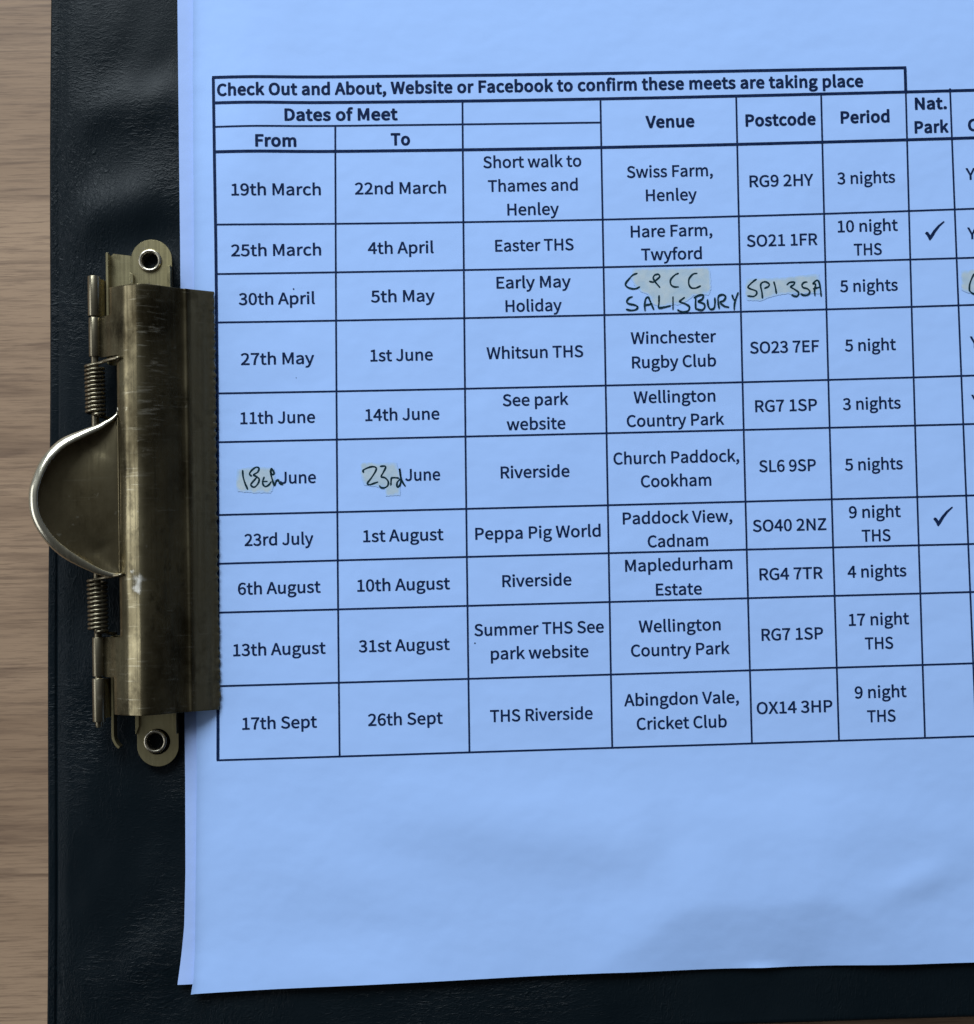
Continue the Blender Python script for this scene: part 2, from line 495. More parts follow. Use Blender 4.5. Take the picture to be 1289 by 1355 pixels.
def jaw():
    y0, y1 = -38.1, 45.4
    cuts = [y0, -30.9, -23.1, -22.9, -12.2, -10.9, 18.9, 20.0, 31.6, 31.9, 40.0, y1]
    ys = set(round(v, 3) for v in np.arange(y0, y1, 0.42)) | set(cuts)
    ys = sorted(v for v in ys if all(abs(v - c) > 0.12 or v == c for c in cuts))
    rnd = random.Random(4)
    V = []
    nv = len(ys)
    n = len(JAW)
    for i, (x, z) in enumerate(JAW):
        for j, y in enumerate(ys):
            xx, zz = x, z
            if i == n - 1:                                # serrated biting edge
                xx += 0.15 * (1 if (int((y - y0) / 0.84) % 2) else -0.5) + rnd.uniform(-.16, .14)
            t = (y - y0) / (y1 - y0)
            if y > 43 and i > 17: pass
            # dents in the sheet
            if i > 4:
                zz -= 0.22 * _bump(x, y, -67, -12.6, 2.0, 2.8) + 0.10 * _bump(x, y, -66, 20, 3, 9) + 0.08 * _bump(x, y, -68, 36, 2.5, 5)
                zz += 0.05 * math.sin(y * 0.21 + x * 0.4)
            V.append((xx, y, zz))
    F = []
    for i in range(n - 1):
        for j in range(nv - 1):
            y = (ys[j] + ys[j + 1]) / 2
            if i < FOLD:
                inner_barrel = -30.9 < y < -23.1 or 31.9 < y < 40.0
                apron = i >= 3 and (y > 31.9 or y < -23.1)
                if not (inner_barrel or apron): continue
            F.append((i * nv + j, (i + 1) * nv + j, (i + 1) * nv + j + 1, i * nv + j + 1))
    used = sorted({k for f in F for k in f}); mp = {k: a for a, k in enumerate(used)}
    o = mesh_obj('clip_jaw', [V[k] for k in used], [tuple(mp[k] for k in f) for f in F], M_JAW, clipboard, True, 28)
    fix_normals(o)
    if sum(p.normal.z for p in o.data.polygons) < 0: o.data.flip_normals()
    solid(o, 0.6, -1.0, 0.10)
    return o
JAWO = jaw()

def lever():
    """D-shaped thumb lever: a dished plate whose rim is rolled over a full half oval."""
    arc = [(-71.35, 21.6), (-71.75, 20.3), (-72.9, 19.1), (-74.0, 18.4), (-75.6, 17.4), (-78.6, 16.0), (-82.2, 13.9), (-84.9, 10.8), (-86.5, 7.0), (-87.0, 4.2), (-86.6, 0.6),
           (-84.6, -3.2), (-81.6, -6.3), (-77.0, -9.4), (-74.0, -10.6), (-72.2, -10.9), (-71.35, -10.95)]
    arc = [(-71.7 if x > -71.5 else x + 0.75 * min(1, (-71.35 - x) / 6), y) for x, y in arc]
    A = catmull(arc, 6)
    nA = len(A)
    def plane(x): return 7.75 + (-71.7 - x) * 0.36
    ss = [0, .02, .06, .12, .2, .3, .4, .5, .6, .7, .78, .84, .89, .93, .96, .985, 1.0]
    V = []
    for s in ss:
        for k, (ax, ay) in enumerate(A):
            t = k / (nA - 1)
            fx, fy = -71.7, A[0][1] + (A[-1][1] - A[0][1]) * t
            x = fx + (ax - fx) * s; y = fy + (ay - fy) * s
            reach = min(1.0, (-71.7 - ax) / 7.0)
            dish = -1.5 * math.sin(math.pi * s ** 1.7)
            V.append((x, y, plane(x) + dish * (0.15 + 0.85 * reach)))
    F = grid_faces(len(ss), nA)
    Fb = [f[::-1] for f in F]
    n = len(V)
    Vb = [(x, y, z - 0.5) for x, y, z in V]
    # the rolled rim, thin where it leaves the fold and thickest at the thumb
    vt, ft = [], []
    seg = 18
    for k, (ax, ay) in enumerate(A):
        p, q = A[max(0, k - 1)], A[min(nA - 1, k + 1)]
        tx, ty = q[0] - p[0], q[1] - p[1]
        l = math.hypot(tx, ty); ox, oy = ty / l, -tx / l          # horizontal direction out of the plate
        if ox * (ax + 71.7) + oy * (ay - CY) < 0: ox, oy = -ox, -oy
        reach = min(1.0, max(0, (-71.7 - ax) / 9.0)) ** 0.8
        wd, ht, tilt = 0.26 + 0.80 * reach, 0.24 + 0.30 * reach, math.radians(24) * reach
        for j in range(seg):
            an = 2 * math.pi * j / seg
            u, v = wd * math.cos(an), ht * math.sin(an)
            h = u * math.cos(tilt) + v * math.sin(tilt); zz = -u * math.sin(tilt) + v * math.cos(tilt)
            vt.append((ax + ox * (h + 0.50 * wd), ay + oy * (h + 0.50 * wd), plane(ax) + 0.2 + zz))
    for k in range(nA - 1):
        for j in range(seg):
            ft.append((k * seg + j, k * seg + (j + 1) % seg, (k + 1) * seg + (j + 1) % seg, (k + 1) * seg + j))
    bead = tube([(-71.62, y, 8.12) for y in np.linspace(19.6, -10.4, 12)], 0.17, 10)  # bead added along the fold to catch a thin highlight
    Vj, Fj = join([(V, F), (Vb, Fb), (vt, ft), bead])
    o = mesh_obj('thumb_lever', Vj, Fj, M_LEVER, JAWO, True, 60)
    o.data.materials.append(M_RIMB)
    lo = 2 * len(F); hi = lo + len(ft)
    for i, f in enumerate(o.data.polygons): f.material_index = 1 if lo <= i < hi else 0
    fix_normals(o)
    return o
lever()

HX, HZ = -76.85, 4.7
def barrel(ya, yb, parent, r=1.28):
    """Sheet rolled into a hinge knuckle, with its seam."""
    V, F = [], []
    n = 26
    angs = [math.radians(-60 + 352 * k / (n - 1)) for k in range(n)]
    ysec = [ya, ya + .12, yb - .12, yb]
    for y in ysec:
        for k, a in enumerate(angs):
            rr = r - (0.05 if y in (ya, yb) else 0) - 0.12 * (k / (n - 1))
            V.append((HX + rr * math.cos(a), y, HZ + rr * math.sin(a)))
    for i in range(3):
        for k in range(n - 1):
            F.append((i * n + k, (i + 1) * n + k, (i + 1) * n + k + 1, i * n + k + 1))
    o = mesh_obj('hinge_barrel', V, F, M_STEEL, parent, True, 50)
    fix_normals(o)
    solid(o, 0.42, -1.0, 0.06)
    return o
barrel(40.15, 48.1, PLATE); barrel(32.1, 39.85, JAWO, 1.18)
barrel(-30.75, -23.1, JAWO, 1.2); barrel(-39.6, -31.1, PLATE)

def pin():
    V, F = tube([(HX, 48.3, HZ), (HX, 48.25, HZ), (HX, 20, HZ), (HX, -20, HZ), (HX, -40.2, HZ), (HX, -40.7, HZ)], [.5, .72, .72, .72, .72, .55], 16)
    o = mesh_obj('hinge_pin', V, F, M_STEEL, clipboard, True, 40)
    fix_normals(o)
pin()

def spring(y_top, y_bot, turns):
    R, r = 1.72, 0.34
    path = [(-70.9, y_top + 0.95, 9.1), (-71.6, y_top + .9, 8.9), (-72.8, y_top + .75, 8.3), (-74.2, y_top + .55, 7.4), (-75.4, y_top + .35, HZ + R * 0.95)]
    n = turns * 18
    for k in range(n + 1):
        a = math.pi / 2 + 2 * math.pi * k / 18
        wob = 0.05 * math.sin(k * 0.37)
        path.append((HX + (R + wob) * math.cos(a), y_top + (y_bot - y_top) * k / n, HZ + (R + wob) * math.sin(a)))
    path += [(HX + 1.2, y_bot - .3, HZ - 1.2), (HX + 2.2, y_bot - .5, 2.6), (HX + 2.6, y_bot - .6, 0.9)]
    V, F = tube(path, r, 8)
    o = mesh_obj('coil_spring', V, F, M_STEEL, clipboard, True)
    fix_normals(o)
spring(30.3, 20.6, 12)
spring(-11.9, -22.0, 12)

# ------------------------------------------------------------------ the sheets
def sheet(name, left, bottom, right_x, top_y, zf, mat, xs_dense, ys_dense):
    """Sheet of paper: left(y) and bottom(x) are its visible edges, zf its height."""
    V = []
    us = xs_dense; vs = ys_dense
    for u in us:
        for v in vs:
            y0 = bottom(-60 + u * (right_x + 60))
            y = y0 + (top_y - y0) * v
            xl = left(y)
            x = xl + (right_x - xl) * u
            y0 = bottom(x); y = y0 + (top_y - y0) * v
            V.append((x, y, zf(x, y)))
    o = mesh_obj(name, V, grid_faces(len(us), len(vs)), mat, None, True)
    fix_normals(o)
    if sum(p.normal.z for p in o.data.polygons) < 0: o.data.flip_normals()
    solid(o, 0.09, -1.0)
    es = o.modifiers.new('crisp', 'EDGE_SPLIT'); es.split_angle = math.radians(50)
    return o
us = [0, .0012, .0025, .004, .006, .009] + list(np.linspace(.0125, .06, 14)) + list(np.linspace(.07, .56, 110)) + list(np.linspace(.58, 1, 12))
vs = list(np.linspace(0, .03, 8)) + list(np.linspace(.036, .3, 70)) + list(np.linspace(.31, 1, 60))

def top_left(y):
    return float(np.interp(y, [-97, -93.8, -91, -86, -53, 0, 52, 90, 105, 118], [-60.6, -60.35, -59.85, -59.6, -58.75, -58.2, -57.8, -57.45, -57.2, -57.0]))
def top_bottom(x):
    return float(np.interp(x, [-62, -20, 21, 60, 95, 240], [-93.85, -92.75, -91.9, -91.75, -91.8, -91.4]))
def top_height(x, y):
    return paper_height(x, y) + 0.35 * math.exp(-max(0.0, x - top_left(y)) / 0.9)
tsheet = sheet('printed_sheet', top_left, top_bottom, 237.0, 117.0, top_height, M_PAPER, us, vs)
tag(tsheet, 'printed sheet with a ruled table of dates, uppermost under the brass clip', 'paper sheet')

def back_left(y):
    return float(np.interp(y, [-92.2, -91, -88, -84, -80.7, -70, -53, 0, 59, 105, 118], [-63.1, -62.95, -62.55, -62.1, -61.75, -61.35, -61.15, -60.95, -60.65, -60.5, -60.4]))
def back_bottom(x):
    return -92.0 + 1.1 * _smooth(-55, -40, x) - 0.0 * x
def back_height(x, y):
    z = paper_height(x, y) - 0.36
    z += 0.25 * _smooth(-80, -92, y) * _smooth(-58, -63, x)
    return z
bsheet = sheet('plain_sheet', back_left, back_bottom, 235.0, 116.0, back_height, M_PAPER_BACK, us, vs)
tag(bsheet, 'plain sheet underneath, showing as a narrow strip left of the printed sheet', 'paper sheet')

# ------------------------------------------------------------------ the printing
SPECKS=[[-37.96,45.74,0.17],[-2.99,-26.16,0.16],[-37.74,27.79,0.09]]
RULES=[[0.56,[[-53.61,88.97],[-49.58,88.94],[-45.56,88.91],[-41.53,88.88],[-37.5,88.85],[-33.47,88.83],[-29.45,88.8],[-25.42,88.78],[-21.39,88.76],[-17.37,88.74],[-13.34,88.72],[-9.31,88.7],[-5.28,88.68],[-1.26,88.67],[2.77,88.65],[6.8,88.64],[10.82,88.63],[14.85,88.62],[18.88,88.61],[22.91,88.61],[26.93,88.6],[30.96,88.6],[34.99,88.59],[39.01,88.59],[43.04,88.59],[47.07,88.59],[51.1,88.59],[55.12,88.6],[59.15,88.6],[63.18,88.61],[67.2,88.62],[71.23,88.62],[75.26,88.63],[79.29,88.65],[83.31,88.66],[87.34,88.67]]],[0.56,[[-53.61,83.76],[-49.57,83.72],[-45.54,83.68],[-41.5,83.65],[-37.47,83.61],[-33.43,83.58],[-29.4,83.56],[-25.36,83.53],[-21.33,83.51],[-17.29,83.48],[-13.26,83.47],[-9.22,83.45],[-5.19,83.43],[-1.15,83.42],[2.88,83.41],[6.92,83.4],[10.95,83.4],[14.99,83.39],[19.02,83.39],[23.06,83.39],[27.09,83.39],[31.13,83.4],[35.16,83.4],[39.2,83.41],[43.23,83.42],[47.27,83.44],[51.3,83.45],[55.34,83.47],[59.37,83.49],[63.41,83.51],[67.44,83.54],[71.48,83.56],[75.51,83.59],[79.55,83.62],[83.58,83.66],[87.62,83.69],[91.65,83.73],[95.69,83.77],[99.72,83.81],[103.76,83.85],[107.79,83.9],[111.83,83.94],[115.86,83.98],[119.9,84.02],[123.93,84.06],[127.97,84.11],[132.0,84.15]]],[0.34,[[-53.61,78.86],[-49.48,78.84],[-45.36,78.83],[-41.23,78.81],[-37.1,78.79],[-32.97,78.78],[-28.84,78.76],[-24.72,78.74],[-20.59,78.73],[-16.46,78.71],[-12.33,78.69],[-8.21,78.68],[-4.08,78.66],[0.05,78.64],[4.18,78.63],[8.31,78.61],[12.43,78.59],[16.56,78.57],[20.69,78.56],[24.82,78.54]]],[0.56,[[-53.62,73.78],[-49.58,73.73],[-45.55,73.69],[-41.51,73.66],[-37.48,73.62],[-33.44,73.59],[-29.41,73.56],[-25.37,73.53],[-21.34,73.51],[-17.3,73.49],[-13.27,73.47],[-9.23,73.45],[-5.2,73.44],[-1.16,73.43],[2.87,73.42],[6.91,73.42],[10.94,73.41],[14.98,73.41],[19.02,73.42],[23.05,73.42],[27.09,73.43],[31.12,73.44],[35.16,73.45],[39.19,73.47],[43.23,73.49],[47.26,73.51],[51.3,73.53],[55.33,73.56],[59.37,73.58],[63.4,73.62],[67.44,73.65],[71.47,73.69],[75.51,73.73],[79.54,73.77],[83.58,73.81],[87.61,73.86],[91.65,73.91],[95.68,73.96],[99.72,74.02],[103.75,74.07],[107.79,74.13],[111.82,74.18],[115.86,74.24],[119.89,74.3],[123.93,74.35],[127.96,74.41],[132.0,74.46]]],[0.34,[[-53.65,59.09],[-49.62,59.03],[-45.58,58.98],[-41.55,58.94],[-37.51,58.89],[-33.47,58.86],[-29.44,58.82],[-25.4,58.79],[-21.37,58.76],[-17.33,58.73],[-13.29,58.71],[-9.26,58.69],[-5.22,58.68],[-1.19,58.67],[2.85,58.66],[6.89,58.65],[10.92,58.65],[14.96,58.65],[18.99,58.66],[23.03,58.67],[27.06,58.68],[31.1,58.7],[35.14,58.72],[39.17,58.74],[43.21,58.76],[47.24,58.79],[51.28,58.83],[55.32,58.86],[59.35,58.9],[63.39,58.95],[67.42,58.99],[71.46,59.04],[75.5,59.1],[79.53,59.15],[83.57,59.21],[87.6,59.28],[91.64,59.35],[95.68,59.42],[99.71,59.49],[103.75,59.57],[107.78,59.64],[111.82,59.71],[115.86,59.79],[119.89,59.86],[123.93,59.94],[127.96,60.01],[132.0,60.09]]],[0.34,[[-53.7,49.08],[-49.66,49.06],[-45.62,49.04],[-41.58,49.02],[-37.55,49.0],[-33.51,48.99],[-29.47,48.97],[-25.44,48.96],[-21.4,48.95],[-17.36,48.94],[-13.33,48.94],[-9.29,48.93],[-5.25,48.93],[-1.22,48.93],[2.82,48.93],[6.86,48.93],[10.89,48.94],[14.93,48.94],[18.97,48.95],[23.0,48.96],[27.04,48.97],[31.08,48.99],[35.12,49.0],[39.15,49.02],[43.19,49.04],[47.23,49.06],[51.26,49.08],[55.3,49.1],[59.34,49.13],[63.37,49.16],[67.41,49.18],[71.45,49.22],[75.48,49.25],[79.52,49.28],[83.56,49.32],[87.59,49.36],[91.63,49.4],[95.67,49.44],[99.71,49.48],[103.74,49.53],[107.78,49.57],[111.82,49.61],[115.85,49.66],[119.89,49.7],[123.93,49.74],[127.96,49.79],[132.0,49.83]]],[0.34,[[-53.75,39.28],[-49.71,39.26],[-45.67,39.24],[-41.63,39.23],[-37.6,39.21],[-33.56,39.2],[-29.52,39.19],[-25.48,39.18],[-21.44,39.18],[-17.41,39.17],[-13.37,39.17],[-9.33,39.17],[-5.29,39.17],[-1.25,39.17],[2.78,39.18],[6.82,39.19],[10.86,39.2],[14.9,39.21],[18.94,39.22],[22.97,39.23],[27.01,39.25],[31.05,39.27],[35.09,39.29],[39.13,39.31],[43.16,39.33],[47.2,39.36],[51.24,39.39],[55.28,39.42],[59.32,39.45],[63.35,39.48],[67.39,39.52],[71.43,39.56],[75.47,39.59],[79.51,39.64],[83.54,39.68],[87.58,39.72],[91.62,39.77],[95.66,39.82],[99.7,39.87],[103.73,39.92],[107.77,39.97],[111.81,40.02],[115.85,40.07],[119.89,40.12],[123.92,40.17],[127.96,40.22],[132.0,40.28]]],[0.34,[[-53.85,24.97],[-49.81,24.95],[-45.77,24.94],[-41.73,24.93],[-37.69,24.92],[-33.65,24.91],[-29.61,24.9],[-25.57,24.9],[-21.53,24.89],[-17.49,24.89],[-13.45,24.89],[-9.41,24.89],[-5.37,24.89],[-1.33,24.9],[2.71,24.9],[6.75,24.91],[10.79,24.92],[14.83,24.93],[18.87,24.94],[22.91,24.96],[26.96,24.97],[31.0,24.99],[35.04,25.01],[39.08,25.03],[43.12,25.05],[47.16,25.07],[51.2,25.09],[55.24,25.12],[59.28,25.15],[63.32,25.18],[67.36,25.21],[71.4,25.24],[75.44,25.27],[79.48,25.31],[83.52,25.35],[87.56,25.38],[91.6,25.42],[95.64,25.47],[99.68,25.51],[103.72,25.55],[107.76,25.6],[111.8,25.64],[115.84,25.68],[119.88,25.73],[123.92,25.77],[127.96,25.81],[132.0,25.86]]],[0.34,[[-53.93,15.15],[-49.89,15.16],[-45.85,15.16],[-41.81,15.17],[-37.76,15.18],[-33.72,15.18],[-29.68,15.19],[-25.64,15.2],[-21.6,15.21],[-17.55,15.22],[-13.51,15.23],[-9.47,15.24],[-5.43,15.25],[-1.39,15.26],[2.66,15.27],[6.7,15.28],[10.74,15.29],[14.78,15.31],[18.82,15.32],[22.87,15.33],[26.91,15.35],[30.95,15.36],[34.99,15.38],[39.03,15.39],[43.08,15.41],[47.12,15.43],[51.16,15.45],[55.2,15.46],[59.24,15.48],[63.29,15.5],[67.33,15.52],[71.37,15.54],[75.41,15.56],[79.45,15.58],[83.5,15.6],[87.54,15.63],[91.58,15.65],[95.62,15.67],[99.66,15.7],[103.71,15.72],[107.75,15.74],[111.79,15.77],[115.83,15.79],[119.87,15.82],[123.92,15.84],[127.96,15.86],[132.0,15.89]]],[0.34,[[-54.08,0.55],[-50.04,0.57],[-45.99,0.58],[-41.95,0.59],[-37.9,0.6],[-33.86,0.62],[-29.81,0.63],[-25.76,0.64],[-21.72,0.66],[-17.67,0.67],[-13.63,0.69],[-9.58,0.7],[-5.54,0.72],[-1.49,0.74],[2.55,0.75],[6.6,0.77],[10.64,0.79],[14.69,0.81],[18.73,0.82],[22.78,0.84],[26.82,0.86],[30.87,0.88],[34.91,0.9],[38.96,0.92],[43.0,0.94],[47.05,0.96],[51.09,0.98],[55.14,1.01],[59.19,1.03],[63.23,1.05],[67.28,1.07],[71.32,1.1],[75.37,1.12],[79.41,1.15],[83.46,1.17],[87.5,1.19],[91.55,1.22],[95.59,1.25],[99.64,1.27],[103.68,1.3],[107.73,1.32],[111.77,1.35],[115.82,1.38],[119.86,1.4],[123.91,1.43],[127.95,1.45],[132.0,1.48]]],[0.34,[[-54.2,-9.19],[-50.15,-9.16],[-46.1,-9.14],[-42.05,-9.12],[-38.01,-9.09],[-33.96,-9.07],[-29.91,-9.04],[-25.86,-9.02],[-21.81,-9.0],[-17.77,-8.98],[-13.72,-8.95],[-9.67,-8.93],[-5.62,-8.91],[-1.58,-8.89],[2.47,-8.87],[6.52,-8.85],[10.57,-8.83],[14.62,-8.81],[18.66,-8.8],[22.71,-8.78],[26.76,-8.76],[30.81,-8.74],[34.85,-8.73],[38.9,-8.71],[42.95,-8.69],[47.0,-8.68],[51.04,-8.66],[55.09,-8.65],[59.14,-8.63],[63.19,-8.62],[67.24,-8.61],[71.28,-8.59],[75.33,-8.58],[79.38,-8.57],[83.43,-8.55],[87.47,-8.54],[91.52,-8.53],[95.57,-8.52],[99.62,-8.51],[103.67,-8.5],[107.71,-8.49],[111.76,-8.48],[115.81,-8.47],[119.86,-8.46],[123.9,-8.45],[127.95,-8.44],[132.0,-8.43]]],[0.34,[[-54.32,-18.93],[-50.27,-18.91],[-46.22,-18.89],[-42.17,-18.87],[-38.12,-18.85],[-34.07,-18.83],[-30.02,-18.81],[-25.97,-18.79],[-21.92,-18.77],[-17.87,-18.75],[-13.82,-18.73],[-9.77,-18.71],[-5.72,-18.69],[-1.67,-18.67],[2.38,-18.65],[6.43,-18.63],[10.48,-18.61],[14.53,-18.59],[18.59,-18.57],[22.64,-18.55],[26.69,-18.53],[30.74,-18.51],[34.79,-18.49],[38.84,-18.47],[42.89,-18.45],[46.94,-18.43],[50.99,-18.41],[55.04,-18.38],[59.09,-18.36],[63.14,-18.34],[67.19,-18.32],[71.24,-18.3],[75.29,-18.28],[79.34,-18.26],[83.39,-18.24],[87.44,-18.22],[91.49,-18.19],[95.55,-18.17],[99.6,-18.15],[103.65,-18.13],[107.7,-18.11],[111.75,-18.09],[115.8,-18.06],[119.85,-18.04],[123.9,-18.02],[127.95,-18.0],[132.0,-17.98]]],[0.34,[[-54.54,-33.54],[-50.48,-33.51],[-46.43,-33.49],[-42.37,-33.47],[-38.32,-33.44],[-34.26,-33.42],[-30.21,-33.39],[-26.15,-33.37],[-22.1,-33.34],[-18.04,-33.32],[-13.99,-33.29],[-9.93,-33.26],[-5.88,-33.24],[-1.82,-33.21],[2.23,-33.18],[6.29,-33.15],[10.34,-33.13],[14.4,-33.1],[18.46,-33.07],[22.51,-33.04],[26.57,-33.01],[30.62,-32.98],[34.68,-32.95],[38.73,-32.92],[42.79,-32.89],[46.84,-32.86],[50.9,-32.82],[54.95,-32.79],[59.01,-32.76],[63.06,-32.73],[67.12,-32.69],[71.17,-32.66],[75.23,-32.63],[79.28,-32.59],[83.34,-32.56],[87.39,-32.52],[91.45,-32.49],[95.5,-32.45],[99.56,-32.42],[103.61,-32.38],[107.67,-32.35],[111.72,-32.31],[115.78,-32.28],[119.83,-32.24],[123.89,-32.2],[127.94,-32.17],[132.0,-32.13]]],[0.34,[[-54.78,-48.2],[-50.72,-48.17],[-46.66,-48.14],[-42.6,-48.11],[-38.54,-48.08],[-34.48,-48.05],[-30.42,-48.02],[-26.36,-47.99],[-22.3,-47.96],[-18.24,-47.93],[-14.18,-47.89],[-10.12,-47.86],[-6.06,-47.83],[-2.0,-47.8],[2.07,-47.77],[6.13,-47.74],[10.19,-47.71],[14.25,-47.67],[18.31,-47.64],[22.37,-47.61],[26.43,-47.58],[30.49,-47.55],[34.55,-47.51],[38.61,-47.48],[42.67,-47.45],[46.73,-47.42],[50.79,-47.38],[54.85,-47.35],[58.91,-47.32],[62.97,-47.29],[67.03,-47.25],[71.09,-47.22],[75.15,-47.19],[79.21,-47.15],[83.27,-47.12],[87.33,-47.09],[91.4,-47.05],[95.46,-47.02],[99.52,-46.99],[103.58,-46.95],[107.64,-46.92],[111.7,-46.89],[115.76,-46.85],[119.82,-46.82],[123.88,-46.79],[127.94,-46.75],[132.0,-46.72]]],[0.55,[[-53.36,88.97],[-53.36,84.93],[-53.36,80.9],[-53.36,76.86],[-53.37,72.83],[-53.38,68.79],[-53.39,64.76],[-53.4,60.72],[-53.41,56.69],[-53.43,52.66],[-53.45,48.62],[-53.47,44.59],[-53.49,40.55],[-53.52,36.52],[-53.54,32.48],[-53.57,28.45],[-53.6,24.42],[-53.64,20.38],[-53.67,16.35],[-53.71,12.31],[-53.75,8.28],[-53.79,4.24],[-53.84,0.21],[-53.88,-3.82],[-53.93,-7.86],[-53.98,-11.89],[-54.03,-15.93],[-54.09,-19.96],[-54.15,-24.0],[-54.2,-28.03],[-54.27,-32.07],[-54.33,-36.1],[-54.39,-40.13],[-54.46,-44.17],[-54.53,-48.2]]],[0.34,[[-28.96,78.76],[-29.03,74.67],[-29.09,70.58],[-29.15,66.49],[-29.21,62.4],[-29.27,58.31],[-29.33,54.22],[-29.38,50.13],[-29.44,46.04],[-29.49,41.95],[-29.55,37.86],[-29.6,33.77],[-29.65,29.68],[-29.7,25.6],[-29.75,21.51],[-29.79,17.42],[-29.84,13.33],[-29.88,9.24],[-29.93,5.15],[-29.97,1.06],[-30.01,-3.03],[-30.05,-7.12],[-30.09,-11.21],[-30.12,-15.3],[-30.16,-19.39],[-30.2,-23.48],[-30.23,-27.57],[-30.26,-31.66],[-30.29,-35.75],[-30.32,-39.84],[-30.35,-43.93],[-30.38,-48.02]]],[0.34,[[-3.15,83.43],[-3.21,79.33],[-3.27,75.22],[-3.32,71.12],[-3.38,67.02],[-3.43,62.92],[-3.49,58.82],[-3.54,54.72],[-3.59,50.61],[-3.64,46.51],[-3.69,42.41],[-3.74,38.31],[-3.79,34.21],[-3.84,30.11],[-3.88,26.01],[-3.93,21.9],[-3.97,17.8],[-4.02,13.7],[-4.06,9.6],[-4.1,5.5],[-4.14,1.4],[-4.18,-2.7],[-4.22,-6.81],[-4.26,-10.91],[-4.29,-15.01],[-4.33,-19.11],[-4.36,-23.21],[-4.4,-27.31],[-4.43,-31.41],[-4.46,-35.52],[-4.49,-39.62],[-4.52,-43.72],[-4.55,-47.82]]],[0.34,[[24.85,83.39],[24.82,79.3],[24.79,75.2],[24.76,71.11],[24.73,67.02],[24.7,62.92],[24.68,58.83],[24.65,54.74],[24.62,50.64],[24.59,46.55],[24.56,42.46],[24.53,38.36],[24.5,34.27],[24.47,30.18],[24.44,26.08],[24.42,21.99],[24.39,17.9],[24.36,13.8],[24.33,9.71],[24.3,5.62],[24.28,1.52],[24.25,-2.57],[24.22,-6.66],[24.19,-10.76],[24.16,-14.85],[24.14,-18.94],[24.11,-23.04],[24.08,-27.13],[24.05,-31.22],[24.03,-35.32],[24.0,-39.41],[23.97,-43.5],[23.95,-47.6]]],[0.34,[[52.45,83.46],[52.42,79.37],[52.39,75.28],[52.36,71.19],[52.33,67.1],[52.3,63.02],[52.28,58.93],[52.25,54.84],[52.23,50.75],[52.2,46.66],[52.18,42.57],[52.16,38.48],[52.14,34.4],[52.11,30.31],[52.09,26.22],[52.08,22.13],[52.06,18.04],[52.04,13.95],[52.02,9.86],[52.01,5.78],[51.99,1.69],[51.98,-2.4],[51.97,-6.49],[51.95,-10.58],[51.94,-14.67],[51.93,-18.76],[51.92,-22.84],[51.91,-26.93],[51.9,-31.02],[51.9,-35.11],[51.89,-39.2],[51.88,-43.29],[51.88,-47.38]]],[0.34,[[69.76,83.55],[69.73,79.47],[69.71,75.38],[69.69,71.29],[69.66,67.2],[69.64,63.12],[69.62,59.03],[69.6,54.94],[69.58,50.86],[69.56,46.77],[69.54,42.68],[69.53,38.6],[69.51,34.51],[69.49,30.42],[69.48,26.33],[69.46,22.25],[69.45,18.16],[69.44,14.07],[69.42,9.99],[69.41,5.9],[69.4,1.81],[69.39,-2.28],[69.38,-6.36],[69.37,-10.45],[69.37,-14.54],[69.36,-18.62],[69.35,-22.71],[69.35,-26.8],[69.34,-30.89],[69.34,-34.97],[69.33,-39.06],[69.33,-43.15],[69.33,-47.23]]],[0.56,[[87.09,88.67],[87.07,86.18],[87.06,83.69]]],[0.34,[[87.06,83.69],[87.04,80.44],[87.01,76.33],[86.99,72.22],[86.96,68.1],[86.94,63.99],[86.92,59.87],[86.9,55.76],[86.88,51.65],[86.86,47.53],[86.84,43.42],[86.82,39.3],[86.8,35.19],[86.79,31.07],[86.77,26.96],[86.76,22.85],[86.74,18.73],[86.73,14.62],[86.71,10.5],[86.7,6.39],[86.69,2.28],[86.68,-1.84],[86.67,-5.95],[86.66,-10.07],[86.65,-14.18],[86.65,-18.3],[86.64,-22.41],[86.63,-26.52],[86.63,-30.64],[86.62,-34.75],[86.62,-38.87],[86.62,-42.98],[86.61,-47.09]]],[0.34,[[96.14,84.28],[96.16,80.17],[96.17,76.07],[96.19,71.97],[96.21,67.86],[96.23,63.76],[96.25,59.66],[96.27,55.56],[96.29,51.45],[96.31,47.35],[96.33,43.25],[96.36,39.15],[96.38,35.04],[96.4,30.94],[96.43,26.84],[96.45,22.74],[96.48,18.63],[96.5,14.53],[96.53,10.43],[96.55,6.32],[96.58,2.22],[96.61,-1.88],[96.64,-5.98],[96.67,-10.09],[96.7,-14.19],[96.73,-18.29],[96.76,-22.39],[96.79,-26.5],[96.82,-30.6],[96.85,-34.7],[96.88,-38.8],[96.92,-42.91],[96.95,-47.01]]],[0.34,[[132.0,83.79],[132.0,-47.0]]]]
